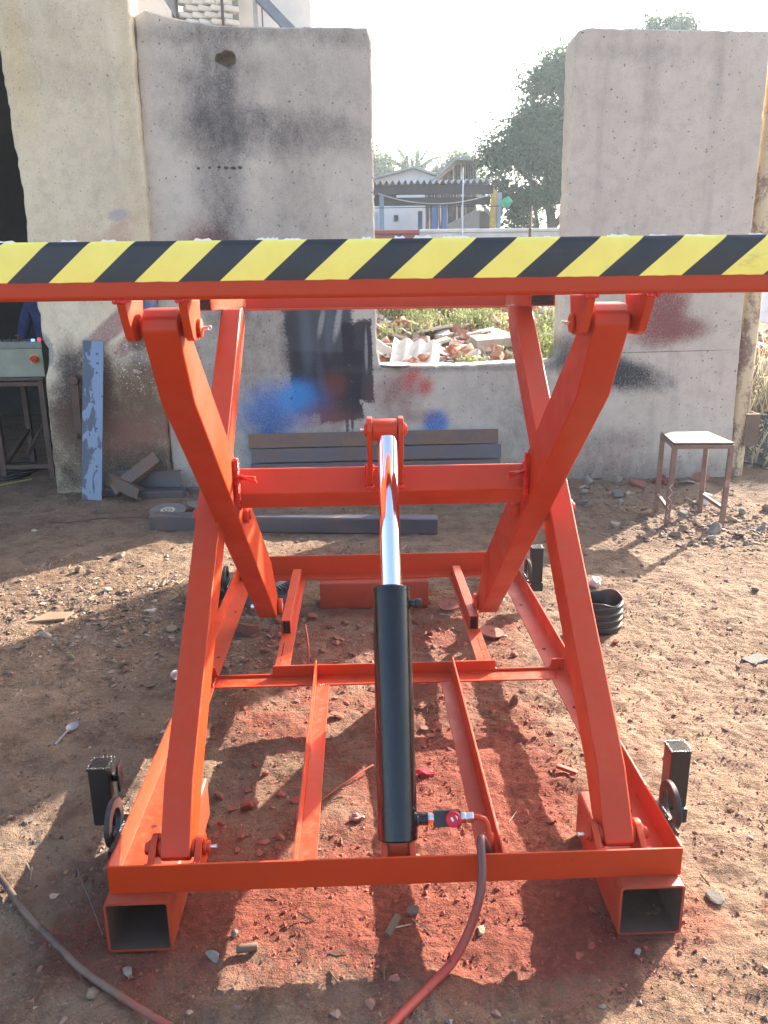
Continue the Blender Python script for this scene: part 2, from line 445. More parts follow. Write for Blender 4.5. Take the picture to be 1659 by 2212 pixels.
def wall_mat(name, base, mott, pits, stains, grime=None, pitcol=(0.10, 0.09, 0.085), bump=0.5, flecks=None):
    k = NB(name, 0.9, spec=0.2); p = k.co('Object')
    nA = k.noise(p, 1.6, 6, 0.62); nB = k.noise(p, 11, 6, 0.65)
    streak = k.noise(k.mapv(p, (7.0, 1, 0.55)), 1.0, 5, 0.6)
    c = k.mix(k.rng(nA, 0.34, 0.68), base, mott)
    c = k.mix(k.rng(nB, 0.42, 0.72, 0, 0.5), c, tuple(x * 0.74 for x in base))
    c = k.mix(k.rng(streak, 0.52, 0.74, 0, 0.42), c, tuple(x * 0.62 for x in mott))
    c = k.mix(k.rng(k.noise(p, 90, 4, 0.7), 0.5, 0.74, 0, 0.45), c, tuple(x * 0.60 for x in base))
    c = k.mix(k.rng(k.noise(p, 120, 3, 0.6), 0.62, 0.70, 0, 0.4), c, tuple(min(1, x * 1.5) for x in base))
    c = splots(k, p, c, stains)
    if flecks:
        fv = k.noise(p, 62, 3, 0.6); fs = k.sep(p)
        fx = k.math('DIVIDE', k.math('SUBTRACT', fs[0], flecks[0]), flecks[2]); fz = k.math('DIVIDE', k.math('SUBTRACT', fs[2], flecks[1]), flecks[3])
        fd = k.rng(k.math('ADD', k.math('MULTIPLY', fx, fx), k.math('MULTIPLY', fz, fz)), 1.2, 0.2)
        c = k.mix(k.math('MULTIPLY', k.rng(fv, .615, .645), fd), c, (.72, .70, .66))
    # air holes: irregular little pits
    pw = k.n.new('ShaderNodeVectorMath'); pw.operation = 'ADD'
    k.l.new(p, pw.inputs[0]); nn = k.noise(p, 32, 4, 0.7, out='Color'); sc = k.n.new('ShaderNodeVectorMath'); sc.operation = 'SCALE'
    k.l.new(nn, sc.inputs[0]); sc.inputs['Scale'].default_value = 0.045; k.l.new(sc.outputs[0], pw.inputs[1])
    vo = k.voro(pw.outputs[0], pits); vr = k.sep(k.voro(pw.outputs[0], pits, out='Color'))
    pit = k.math('MULTIPLY', k.rng(k.math('DIVIDE', vo, k.math('ADD', 0.35, vr[1])), 0.17, 0.09), k.rng(vr[0], 0.66, 0.70))
    vo2 = k.voro(pw.outputs[0], pits * 3.1); vr2 = k.sep(k.voro(pw.outputs[0], pits * 3.1, out='Color'))
    pit2 = k.math('MULTIPLY', k.rng(k.math('DIVIDE', vo2, k.math('ADD', 0.3, vr2[1])), 0.26, 0.12), k.rng(vr2[0], 0.55, 0.62))
    pt = k.math('MAXIMUM', pit, k.math('MULTIPLY', pit2, 0.70))
    c = k.mix(k.math('MULTIPLY', pt, 0.85), c, pitcol)
    k.set('Base Color', c)
    b1 = k.bump(k.math('SUBTRACT', k.math('ADD', k.math('MULTIPLY', nB, 0.6), k.math('MULTIPLY', k.noise(p, 70, 5, 0.7), 0.35)), pt), bump, 0.02)
    return k.m

DK = (0.085, 0.080, 0.080); RUSTY = (0.12, 0.075, 0.05); CHAR = (0.030, 0.030, 0.038); BLU = (0.035, 0.16, 0.47)
MAROON = (0.22, 0.075, 0.075); PINKR = (0.45, 0.14, 0.13); BLKS = (0.028, 0.032, 0.040)
CONC_STAINS = [
    # dark weather streaks on the tall left slab
    (-0.98, 2.95, 0.26, 0.30, 0.9, 0.75, DK, 0), (-0.55, 2.62, 0.50, 0.13, 0.8, 0.70, DK, 0), (-1.0, 2.66, 0.25, 0.16, 0.8, 0.60, DK, 0),
    (-0.98, 2.05, 0.14, 0.75, 0.9, 0.70, DK, 0.02), (-0.92, 1.55, 0.20, 0.40, 0.9, 0.55, DK, 0), (-0.45, 1.95, 0.18, 0.55, 0.9, 0.35, DK, 0),
    (-0.25, 2.95, 0.30, 0.22, 0.9, 0.30, DK, 0), (-0.85, 3.25, 0.75, 0.06, 0.8, 0.55, DK, 0), (-0.88, 2.72, 0.06, 0.40, 0.8, 0.45, DK, 0),
    (-0.2, 2.55, 0.5, 0.10, 0.9, 0.30, DK, 0), (0.02, 3.20, 0.25, 0.06, 0.8, 0.35, DK, 0),
    (-1.12, 1.85, 0.17, 0.16, 0.7, 0.75, MAROON, 0.4), (-1.02, 1.90, 0.10, 0.12, 0.8, 0.55, DK, 0),
    (-0.98, 2.385, .012, .010, .3, .95, CHAR, 0), (-0.93, 2.380, .018, .012, .3, .95, CHAR, 0), (-0.88, 2.378, .020, .010, .3, .95, CHAR, 0), (-0.83, 2.382, .016, .011, .3, .95, CHAR, 0), (-1.13, 2.380, .010, .010, .3, .9, CHAR, 0), (-1.05, 2.383, .009, .008, .3, .9, CHAR, 0),  # row of small holes, their dark insides painted as dots
    (2.385, 1.335, .022, .055, .10, .9, (0.60, .55, .47), 0, 'R'), (2.35, 1.022, .60, .0035, .4, .8, (0.10, .09, .085), 0.012),
    # right slab
    (2.15, 2.95, 0.05, 0.40, 0.9, 0.25, DK, 0), (2.62, 3.02, 0.04, 0.30, 0.9, 0.22, DK, 0), (2.0, 3.12, 0.35, 0.05, 0.9, 0.25, DK, 0),
    (2.37, 1.38, 0.17, 0.20, 0.60, 1.0, MAROON, 0.1), (2.36, 1.20, 0.20, 0.13, 0.65, 1.0, MAROON, 0), (2.56, 1.19, 0.16, 0.08, 0.7, 0.85, MAROON, 0.1),
    (2.02, 0.86, 0.40, 0.12, 0.55, 1.0, BLKS, -0.16), (1.86, 0.90, 0.22, 0.10, 0.6, 0.9, BLKS, 0), (1.62, 1.03, 0.14, 0.12, 0.75, 0.65, BLKS, 0.3), (1.85, 1.02, 0.26, 0.10, 0.9, 0.35, BLKS, 0),
    (1.65, 0.42, 0.10, 0.30, 0.8, 0.40, DK, 0), (1.9, 0.32, 0.35, 0.10, 0.9, 0.35, BLKS, 0), (2.05, 0.20, 0.25, 0.16, 0.8, 0.40, MAROON, 0.4),
    # lower part of the left slab and the low wall: soot, rust, sprays and brush tests
    (-1.05, 0.88, 0.44, 0.50, 0.8, 0.45, RUSTY, 0), (-0.55, 1.15, 0.26, 0.34, 0.8, 0.35, RUSTY, 0), (-0.35, 0.30, 0.35, 0.20, 0.9, 0.35, RUSTY, 0),
    (-0.29, 1.14, 0.26, 0.30, 0.07, 0.93, (0.045, 0.05, 0.062), 0.05, 'R'), (-0.25, 0.82, 0.27, 0.24, 0.07, 0.94, CHAR, 0, 'R'), (-0.16, 0.72, 0.17, 0.20, 0.07, 0.94, CHAR, 0.1, 'R'), (-0.005, 0.98, 0.115, 0.31, 0.05, 0.95, (0.026, 0.022, 0.034), 0.02, 'R'),
    (-0.40, 1.16, 0.05, 0.26, 0.6, 0.5, (0.13, 0.15, 0.19), 0.03), (-0.22, 1.22, 0.035, 0.18, 0.6, 0.45, (0.13, 0.15, 0.19), -0.05), (-0.30, 0.95, 0.03, 0.2, 0.6, 0.35, (0.11, 0.12, 0.16), 0.08), (-0.52, 1.12, 0.08, 0.26, 0.6, 0.55, CHAR, 0), (-0.10, 0.50, 0.012, 0.14, 0.25, 0.9, CHAR, 0), (-0.06, 0.52, 0.012, 0.09, 0.25, 0.9, CHAR, 0),
    (-0.15, 1.30, 0.025, 0.14, 0.5, 0.6, (0.5, 0.48, 0.46), -0.2), (-0.28, 1.28, 0.02, 0.10, 0.5, 0.45, (0.5, 0.48, 0.46), -0.2),
    (-0.20, 0.79, 0.10, 0.11, 0.7, 0.55, (0.20, 0.05, 0.035), 0), (0.06, 1.06, 0.012, 0.16, 0.3, 0.7, (0.33, 0.31, 0.30), 0),
    (-0.62, 0.64, 0.30, 0.18, 0.70, 0.85, BLU, 0.15), (-0.50, 0.70, 0.13, 0.12, 0.6, 0.75, (0.05, 0.27, 0.62), 0), (-0.72, 0.30, 0.16, 0.30, 0.7, 0.85, (0.03, 0.10, 0.28), 0),
    (-0.28, 0.55, 0.22, 0.11, 0.8, 0.65, MAROON, 0), (0.30, 0.74, 0.20, 0.16, 0.8, 0.70, MAROON, 0.5), (0.42, 0.86, 0.10, 0.06, 0.8, 0.8, (0.50, 0.06, 0.05), 0.9),
    (0.52, 0.78, 0.07, 0.05, 0.8, 0.8, (0.50, 0.06, 0.05), 0.9), (0.60, 0.50, 0.10, 0.09, 0.55, 0.90, BLU, 0), (0.44, 0.55, 0.18, 0.05, 0.8, 0.55, MAROON, 0),
    (0.10, 0.36, 0.3, 0.10, 0.9, 0.35, DK, 0), (1.30, 0.42, 0.12, 0.22, 0.8, 0.5, DK, 0), (1.10, 0.70, 0.3, 0.2, 0.9, 0.3, DK, 0),
    (0.80, 0.92, 1.0, 0.025, 0.9, 0.55, DK, 0), (0.0, 0.05, 1.7, 0.10, 0.8, 0.55, RUSTY, 0), (2.3, 0.05, 1.2, 0.14, 0.8, 0.55, (0.14, 0.09, 0.07), 0),
]
CONCRETE = wall_mat('weathered_cast_concrete', (0.51, 0.458, 0.378), (0.585, 0.532, 0.450), 26, CONC_STAINS)
PL = (0.20, 0.18, 0.15)
PLAST_STAINS = [
    (-1.95, 0.40, 0.62, 0.46, 0.70, 0.60, (0.21, 0.145, 0.10), 0), (-1.72, 0.62, 0.36, 0.40, 0.70, 0.45, (0.17, 0.10, 0.065), 0), (-2.25, 0.62, 0.22, 0.30, 0.70, 0.45, (0.16, 0.11, 0.10), 0),
    (-1.95, 1.72, 0.12, 0.22, 0.9, 0.35, PINKR, 0), (-1.80, 1.80, 0.20, 0.05, 0.8, 0.50, PINKR, 0.6), (-1.75, 1.95, 0.16, 0.04, 0.8, 0.40, PINKR, 0.6), (-1.85, 1.66, 0.18, 0.05, 0.9, 0.4, PINKR, 0.3),
    (-1.80, 1.30, 0.42, 0.07, 0.25, 0.70, (0.26, 0.10, 0.12), 0.62), (-1.65, 1.20, 0.26, 0.06, 0.3, 0.65, (0.24, 0.09, 0.11), 0.62),
    (-1.56, 1.38, 0.12, 0.16, 0.7, 0.85, (0.05, 0.16, 0.36), 0), (-1.63, 1.20, 0.08, 0.30, 0.6, 0.70, BLKS, 0), (-1.55, 1.05, 0.24, 0.05, 0.5, 0.5, (0.6, 0.58, 0.54), 0.1),
    (-2.18, 1.00, 0.10, 0.16, 0.7, 0.75, CHAR, 0), (-2.10, 0.72, 0.22, 0.30, 0.35, 0.80, (0.055, 0.042, 0.042), 0.3), (-1.98, 0.92, 0.12, 0.16, 0.3, 0.8, (0.07, 0.055, 0.052), 0),
    (-2.20, 0.55, 0.16, 0.22, 0.5, 0.75, (0.07, 0.042, 0.036), 0), (-1.95, 0.38, 0.55, 0.36, 0.8, 0.75, (0.13, 0.075, 0.045), 0), (-1.75, 0.72, 0.28, 0.30, 0.8, 0.75, (0.10, 0.062, 0.042), 0),
    (-1.62, 0.86, 0.2, 0.22, 0.8, 0.6, (0.16, 0.09, 0.05), 0), (-1.70, 0.45, 0.3, 0.16, 0.8, 0.7, (0.26, 0.12, 0.09), 0), (-2.0, 0.10, 0.7, 0.16, 0.8, 0.85, (0.06, 0.042, 0.032), 0),
    (-1.60, 0.20, 0.3, 0.14, 0.8, 0.75, (0.05, 0.040, 0.034), 0), (-2.36, 1.10, 0.06, 0.14, 0.15, 0.9, (0.30, 0.29, 0.28), 0),
    (-2.3, 3.2, 0.08, 0.5, 0.9, 0.6, (0.62, 0.48, 0.22), 0), (-1.9, 2.95, 0.4, 0.12, 0.9, 0.30, PL, 0), (-1.75, 2.4, 0.3, 0.4, 0.9, 0.22, PL, 0), (-2.1, 3.3, 0.3, 0.2, 0.9, 0.30, PL, 0),
    (-1.72, 2.06, 0.08, 0.04, 0.35, 0.8, (0.36, 0.36, 0.37), 0.2), (-1.52, 1.62, 0.09, 0.16, 0.2, 0.8, (0.36, 0.35, 0.32), 0), (-1.57, 2.6, 0.04, 0.8, 0.9, 0.35, (0.5, 0.40, 0.2), 0),
]
PLASTER = wall_mat('cream_lime_plaster', (0.68, 0.585, 0.400), (0.75, 0.665, 0.485), 15, PLAST_STAINS, pitcol=(0.16, 0.13, 0.10), bump=0.3, flecks=(-1.66, 0.98, 0.26, 0.24))
# ------------------------------------------------------------------ ground
def axis_coords(a, b, step, far0, far1, growth=1.25):
    c = list(np.arange(a, b + 1e-6, step))
    s = step; x = a; lo = []
    while x > far0:
        s *= growth; x -= s; lo.append(x)
    s = step; x = b; hi = []
    while x < far1:
        s *= growth; x += s; hi.append(x)
    return np.array(lo[::-1] + c + hi)

def ground_base(X, Y):
    """large shape: flat yard, then the debris bank rising behind the wall"""
    S = lambda t: np.clip(t, 0, 1) ** 2 * (3 - 2 * np.clip(t, 0, 1))
    z = 0.84 * S((Y - 6.45) / 1.3) + 0.55 * S((Y - 7.9) / 4.0) + 0.85 * S((Y - 11.0) / 4.5) + 0.75 * np.clip((Y - 15.5) / 8, 0, 1)
    inside = np.clip((-1.3 - X) / 0.6, 0, 1)           # workshop floor stays level
    far = np.clip((Y - 12.5) / 2.0, 0, 1)
    return z * (1 - inside * (1 - far)) + 0

def ground_h(X, Y):
    X = np.asarray(X, float); Y = np.asarray(Y, float)
    z = ground_base(X, Y)
    near = np.exp(-np.clip(np.hypot(X, Y - 3) - 6, 0, None) / 4)
    z = z + near * (0.014 * fbm2(X, Y, 3, 3, 1.1) + 0.016 * fbm2(X, Y, 5, 5, 5.0))
    b = np.clip((Y - 6.6) / 1.0, 0, 1)
    z = z + b * 0.10 * fbm2(X, Y, 8, 4, 0.9)
    # a low heap of gravel left of the lift, rubble at the foot of the right wall
    z = z + 0.030 * np.exp(-(((X + 1.05) / 0.55) ** 2 + ((Y - 3.75) / 0.40) ** 2))
    z = z + 0.050 * np.exp(-(((X - 2.0) / 0.9) ** 2 + ((Y - 5.85) / 0.22) ** 2))
    return z

def paint_amount(X, Y):
    e = lambda x, y, rx, ry: np.exp(-(((X - x) / rx) ** 2 + ((Y - y) / ry) ** 2))
    p = 1.1 * e(0.08, 1.60, 0.66, 0.19) + 0.5 * e(0.25, 1.9, 0.35, 0.3) + 0.80 * e(0.36, 2.2, 0.30, 0.55) + 0.75 * e(0.40, 3.2, 0.36, 0.55) + 0.55 * e(-0.35, 2.55, 0.25, 0.30)
    p = p + 0.65 * e(-0.28, 3.1, 0.26, 0.40) + 0.55 * e(-0.45, 1.75, 0.30, 0.22) + 0.35 * e(0.10, 2.2, 0.5, 0.6) + 0.5 * e(0.60, 1.5, 0.15, 0.12) + 0.35 * e(-0.55, 1.5, 0.15, 0.15)
    p = p + 0.4 * e(0.1, 3.65, 0.5, 0.2)
    q = fbm2(X, Y, 21, 4, 4.0)
    return np.clip(p * (0.85 + 0.45 * q) + 0.22 * fbm2(X, Y, 25, 3, 11.0) * (p > 0.05), 0, 1)

gx = axis_coords(-2.5, 2.8, 0.0098, -150, 150, 1.28)
gy = axis_coords(1.10, 6.3, 0.0098, -25, 200, 1.22)
GX, GY = np.meshgrid(gx, gy)
GZ = ground_h(GX, GY)
dsel = (GX > -2.8) & (GX < 3.1) & (GY > 0.9) & (GY < 6.8)
GZ = GZ + dsel * (0.0080 * fbm2(GX, GY, 33, 3, 18.0) + 0.0050 * fbm2(GX, GY, 51, 2, 46.0) * (0.5 + 0.5 * fbm2(GX, GY, 61, 2, 1.7)) + 0.0060 * np.abs(fbm2(GX, GY, 41, 2, 34.0)))
nxg, nyg = len(gx), len(gy)
idx = np.arange(nxg * nyg).reshape(nyg, nxg)
GF = np.stack([idx[:-1, :-1].ravel(), idx[:-1, 1:].ravel(), idx[1:, 1:].ravel(), idx[1:, :-1].ravel()], 1)
gme = np_mesh('ground', np.stack([GX.ravel(), GY.ravel(), GZ.ravel()], 1), GF, GROUND, smooth=True)
at = gme.attributes.new('paint', 'FLOAT', 'POINT'); at.data.foreach_set('value', paint_amount(GX, GY).ravel().astype(np.float32))
damp = np.exp(-(((GX - 0.04) / 0.06) ** 2 + ((GY - 1.66) / 0.10) ** 2)) + 0.7 * np.exp(-(((GX - 0.05) / 0.10) ** 2 + ((GY - 1.47) / 0.07) ** 2)) + 0.5 * np.exp(-(((GX + .15) / 0.05) ** 2 + ((GY - 2.35) / 0.07) ** 2)) + 0.8 * np.exp(-(((GX - 3.2) / 0.5) ** 2 + ((GY - 5.9) / 0.35) ** 2))
at = gme.attributes.new('damp', 'FLOAT', 'POINT'); at.data.foreach_set('value', np.clip(damp, 0, 1).ravel().astype(np.float32))
ground = link('ground', gme); tag(ground, 'reddish brown bare earth yard with dust and grit', kind='structure')
def gz(x, y): return float(ground_h(np.array([x]), np.array([y]))[0])

# ------------------------------------------------------------------ walls
def jitter_outline(pts, step=0.05, amp=0.006, seed=1, rounds=None):
    """resample a closed polygon with small ragged offsets"""
    r = random.Random(seed); out = []
    n = len(pts)
    for i in range(n):
        a, b = Vector(pts[i]), Vector(pts[(i + 1) % n]); L = (b - a).length; k = max(1, int(L / step))
        t = (b - a).normalized(); q = Vector((t.y, -t.x))
        for j in range(k):
            p = a + (b - a) * (j / k)
            o = r.uniform(-amp, amp) if j else 0.0
            if r.random() < 0.06: o -= amp * r.uniform(1, 2.2)
            out.append(p + q * o)
    return out

def slab(name, outline, y0, y1, m, edge=0.012, seed=1):
    """wall slab with a worn edge all round; outline counter-clockwise in x,z"""
    n = len(outline); inner = []
    for i in range(n):
        a, b, c_ = outline[i - 1], outline[i], outline[(i + 1) % n]
        d = (c_ - a).normalized(); q = Vector((-d.y, d.x)); inner.append(b + q * edge)
    V, F = [], []
    for ring, y in ((inner, y0), (outline, y0 + edge), (outline, y1 - edge), (inner, y1)):
        V += [(p.x, y, p.y) for p in ring]
    for k in range(3):
        for i in range(n):
            j = (i + 1) % n
            F.append((k * n + i, k * n + j, (k + 1) * n + j, (k + 1) * n + i))
    F.append(tuple(range(n))); F.append(tuple(range(4 * n - 1, 3 * n - 1, -1)))
    b = B(); b.mesh(V, F)
    return b

WY = 6.2
conc_pts = [(-1.50, -0.12), (3.03, -0.12), (3.005, 0.6), (2.99, 1.3), (2.985, 2.5), (2.975, 3.25), (2.3, 3.262), (1.66, 3.275), (1.60, 3.258), (1.575, 3.21), (1.585, 2.2), (1.575, 1.5), (1.585, 1.05), (1.55, 0.965), (0.85, 0.945), (0.17, 0.94),
            (0.145, 1.1), (0.14, 2.0), (0.135, 3.20), (0.11, 3.28), (-0.4, 3.285), (-0.9, 3.295), (-1.15, 3.33), (-1.30, 3.36), (-1.42, 3.40), (-1.50, 3.36), (-1.525, 2.0), (-1.515, 1.0)]
ol = jitter_outline([Vector(p) for p in conc_pts], 0.040, 0.0032, 3)
cb = slab('concrete_wall', ol, WY, WY + 0.27, CONCRETE)
concrete_wall = obj('concrete_wall', cb, CONCRETE, off=(0.8, WY, 0.0))
# material masks use world-like object coordinates: keep the mesh unshifted
for v in concrete_wall.data.vertices: v.co += Vector((0.8, WY, 0.0))
concrete_wall.location = (0, 0, 0)
def cut_holes(o, holes):
    for (x, z, r) in holes:
        t = B(); P = []
        rr = random.Random(int(x * 1000))
        for k in range(14):
            a = 2 * math.pi * k / 14; q = r * rr.uniform(0.85, 1.15); P.append((x + q * math.cos(a), z + q * math.sin(a)))
        t.prism(P, 'y', WY - 0.1, WY + 0.13)
        c_ = obj('cutter', t, None)
        md = o.modifiers.new('cut', 'BOOLEAN'); md.object = c_; md.operation = 'DIFFERENCE'; md.solver = 'EXACT'
        dg = bpy.context.evaluated_depsgraph_get(); dg.update()
        me = bpy.data.meshes.new_from_object(o.evaluated_get(dg))
        tb = bmesh.new(); tb.from_mesh(me); bmesh.ops.triangulate(tb, faces=tb.faces)
        for f in tb.faces: f.smooth = False
        tb.to_mesh(me); tb.free()
        o.modifiers.clear(); old = o.data; o.data = me; bpy.data.meshes.remove(old)
        bpy.data.objects.remove(c_, do_unlink=True)
try:
    cut_holes(concrete_wall, [(-0.875, 3.085, 0.058), (-0.93, 3.09, 0.035)])
except Exception as e:
    print('hole cut failed', e)
tag(concrete_wall, 'weathered grey cast concrete wall with a notch-like gap and test sprays of blue, red and dark paint', 'wall')

pl_pts = [(-2.41, -0.12), (-1.512, -0.12), (-1.512, 1.2), (-1.50, 4.6), (-2.42, 4.6), (-2.415, 3.2), (-2.40, 2.6), (-2.375, 2.2), (-2.39, 1.9), (-2.375, 1.5), (-2.37, 1.2), (-2.335, 1.12), (-2.35, 1.0), (-2.385, 0.9), (-2.40, 0.5)]
ol = jitter_outline([Vector(p) for p in pl_pts], 0.04, 0.005, 9)
pb = slab('plaster_wall', ol, 6.12, 6.36, PLASTER)
plaster_wall = obj('plaster_wall', pb, PLASTER)
tag(plaster_wall, 'tall cream plastered wall beside the dark workshop opening, sooty and rust-stained near its foot', 'wall')
def _pole_mat():
    k = NB('flaking_yellow_rust_paint', 0.6); p = k.geo(); s = k.sep(p)
    n = k.noise(k.mapv(p, (1, 1, 0.45)), 9, 6, 0.65); n2 = k.noise(p, 50, 5, 0.7)
    c = k.mix(k.rng(k.math('ADD', k.math('MULTIPLY', n, 0.7), k.math('MULTIPLY', n2, 0.3)), 0.46, 0.58), (0.56, 0.45, 0.27), (0.21, 0.125, 0.09))
    c = k.mix(k.rng(n2, 0.55, 0.75, 0, 0.5), c, (0.45, 0.37, 0.25))
    k.set('Base Color', c); k.bump(n2, 0.3, 0.006); return k.m
POLE_MAT = _pole_mat()
PT_ = Thing('yellow_pole', 'tall rusty pole with flaking yellow paint at the right end of the concrete wall', 'pole', (3.085, 6.29, 0))
b = B(); b.sweep([(3.085, 6.29, -0.15), (3.088, 6.29, 1.0), (3.09, 6.29, 2.2), (3.10, 6.29, 4.6)], 0.074, 28); PT_.part('pole_shaft', b, POLE_MAT)
b = B(); b.box(3.10, 3.215, 6.19, 6.20, 0.26, 0.52, 0.002); b.box(3.205, 3.215, 6.20, 6.33, 0.26, 0.52, 0.002); b.box(3.10, 3.205, 6.20, 6.212, 0.505, 0.519, 0.001); PT_.part('bracket', b, MILL_BROWN)
# ------------------------------------------------------------------ scissor lift
LIFT = Thing('scissor_lift', 'bright red hydraulic scissor lift standing on box tubes under a black and yellow striped beam', 'scissor lift', (0.069, 1.57, 0.15))
ZB = 0.141
def L_part(name, b, m=RED, parent=None, label=None): return LIFT.part(name, b, m, parent, label)
t6 = 0.006
# base frame, 75 mm angles
b = B(); b.prism([(1.564, ZB), (1.640, ZB), (1.640, ZB + t6), (1.570, ZB + t6), (1.570, 0.2166), (1.564, 0.2166)], 'x', -0.612, 0.748, 0.0016); L_part('front_beam', b)
def rail(side):
    b = B()
    if side < 0:
        x0 = -0.614; P = [(x0, ZB), (x0 + 0.075, ZB), (x0 + 0.075, ZB + t6), (x0 + t6, ZB + t6), (x0 + t6, 0.2166), (x0, 0.2166)]
    else:
        x0 = 0.750; P = [(x0, ZB), (x0, 0.2166), (x0 - t6, 0.2166), (x0 - t6, ZB + t6), (x0 - 0.075, ZB + t6), (x0 - 0.075, ZB)]
    b.prism(P, 'y', 1.5715, 3.704, 0.0016)
    r = L_part('side_rail', b)
    for y in (1.80, 2.35, 2.80, 3.25):
        xx = (x0 + 0.048) if side < 0 else (x0 - 0.048)
        h = B(); h.cyl((xx, y, ZB + t6 - 0.002), (xx, y, ZB + t6 + 0.0006), 0.0075, n=14)
        LIFT.part('bolt_hole_shade_disc', h, MAT['hole'], r)
    return r
MAT['hole'] = simple('dark_hole_shade', (0.05, 0.012, 0.01), 0.9)  # dark discs and strips stand for the shade inside holes and slots
rail(-1); rail(1)
b = B(); b.prism([(3.640, ZB), (3.712, ZB), (3.712, 0.246), (3.706, 0.246), (3.706, ZB + t6), (3.640, ZB + t6)], 'x', -0.607, 0.743, 0.0016); L_part('rear_beam', b)
# cross member with cut-outs in its upright leg
b = B()
b.box(-0.538, 0.674, 2.557, 2.632, ZB + 0.0005, ZB + t6 + 0.0005, 0.0012)
top, low = 0.190, 0.157
P = [(-0.600, ZB + t6 + 0.001), (0.735, ZB + t6 + 0.001), (0.735, top), (0.690, top), (0.684, low + .004), (0.678, low), (0.486, low), (0.480, low + .004), (0.478, top), (-0.337, top), (-0.339, low + .004), (-0.345, low), (-0.530, low), (-0.540, low + .004), (-0.546, top), (-0.600, top)]
b.prism(P, 'y', 2.626, 2.632, 0.0012); L_part('cross_member', b)
for xv, s in ((-0.181, 1), (0.324, -1)):
    b = B()
    b.box(min(xv, xv + s * t6), max(xv, xv + s * t6), 1.5705, 2.6255, ZB, 0.212, 0.0014)
    b.box(min(xv + s * t6, xv + s * 0.052), max(xv + s * t6, xv + s * 0.052), 1.641, 2.5565, ZB, ZB + t6, 0.0014)
    L_part('floor_angle', b)
# roller guides at the back: flat strip, slotted, with a box section on top
def box_section(x0, x1, y0, y1, z0, z1, w=0.005, bev=0.002):
    b = B()
    b.box(x0, x0 + w, y0, y1, z0, z1, bev, 1); b.box(x1 - w, x1, y0, y1, z0, z1, bev, 1)
    b.box(x0 + w * .5, x1 - w * .5, y0 + .0005, y1 - .0005, z1 - w, z1 - .0004, bev, 1); b.box(x0 + w * .5, x1 - w * .5, y0 + .0005, y1 - .0005, z0 + .0004, z0 + w, bev, 1)
    return b
for (x0, x1, bx0, bx1, sl) in ((-0.339, -0.283, -0.341, -0.302, -0.322), (0.425, 0.481, 0.436, 0.475, 0.457)):
    b = B(); b.box(x0, x1, 2.6325, 3.0085, ZB, ZB + t6, 0.0012); (b.box(bx1 + .0008, x1, 3.009, 3.639, ZB, ZB + t6, 0.0012) if x1 - bx1 > .008 else None); (b.box(x0, bx0 - .0008, 3.009, 3.639, ZB, ZB + t6, 0.0012) if bx0 - x0 > .008 else None); g = L_part('guide_strip', b)
    b = box_section(bx0, bx1, 3.01, 3.6395, 0.124, 0.203); c_ = L_part('guide_channel', b)
    b = B(); b.box(bx0 + 0.0055, bx1 - 0.0055, 3.03, 3.60, 0.130, 0.196); LIFT.part('guide_dark_fill', b, MAT['hole'] if False else BLACK_SAT, c_)  # black block fills the hollow channel to stand for its inner shade
    b = B()
    for (ya, yb) in ((2.66, 2.77), (2.80, 2.92)):
        b.box(sl - .002, sl + .002, ya, yb, ZB + t6 - .001, ZB + t6 + .0007)
    LIFT.part('slot_shade_strip', b, MAT['hole'], g)

# arms
XO = (-0.463, 0.609); XI = (-0.4025, 0.5255)
WOUT, WIN = 0.073, 0.076
inner_poly = [(1.652, 1.428), (1.760, 1.266), (3.065, 0.196), (3.085, 0.186), (3.150, 0.186), (3.176, 0.210), (2.985, 0.470), (1.800, 1.398), (1.752, 1.462), (1.722, 1.474), (1.680, 1.472), (1.657, 1.455)]
outer_poly = [(1.600, 0.205), (1.612, 0.188), (1.680, 0.184), (1.720, 0.205), (1.80, 0.300), (3.020, 1.333), (3.065, 1.385), (3.068, 1.428), (3.040, 1.452), (2.990, 1.446), (1.700, 0.352)]
for x in XI:
    b = B(); b.prism(inner_poly, 'x', x - WIN / 2, x + WIN / 2, 0.0055, 3)
    a = L_part('inner_arm', b)
    s = 1 if x < 0.07 else -1
    # gusset where the cross tube meets the arm, with weld beads
    g = B(); xg = x + s * WIN / 2
    g.box(min(xg, xg + s * 0.010), max(xg, xg + s * 0.010), 2.2, 2.215, 0.93, 1.045, 0.002)
    g.xf(Matrix.Translation((0, 2.2, 0.98)) @ Matrix.Rotation(0.12, 4, 'X') @ Matrix.Translation((0, -2.2, -0.98)))
    LIFT.part('weld_plate', g, RED, a)
    w = B(); rr = random.Random(5)
    for i in range(22):
        zz = 0.93 + 0.115 * i / 21
        w.cyl((xg + s * 0.004, 2.203 + rr.uniform(-.002, .002), zz), (xg + s * 0.016, 2.198 + rr.uniform(-.002, .002), zz + 0.004), 0.0055, n=8)
    LIFT.part('weld_bead', w, WELD, a)
    g = B(); xt = xg + s * 0.012
    P = [(xt, 0.0), (xt + s * 0.055, 0.052), (xt + s * 0.058, 0.042), (xt, -0.032)]
    g.prism([(p[0], p[1]) for p in P], 'z', -0.006, 0.006, 0.0015)
    g.xf(Matrix.Translation((0, 2.205, 0.993)) @ Matrix.Rotation(math.radians(-10), 4, 'X') @ Matrix.Translation((0, 0, 0)) @ Matrix.Scale(-1, 4, (0, 1, 0)))
    LIFT.part('gusset', g, RED, a)
    w = B()
    for i in range(12):
        u = i / 11; w.cyl((xt + s * 0.055 * u, 2.205 - 0.05 * u, 1.001 - 0.008 * u), (xt + s * (0.055 * u + 0.006), 2.205 - 0.05 * u - .003, 1.001 - 0.008 * u), 0.0045, n=8)
    LIFT.part('weld_bead', w, WELD, a)
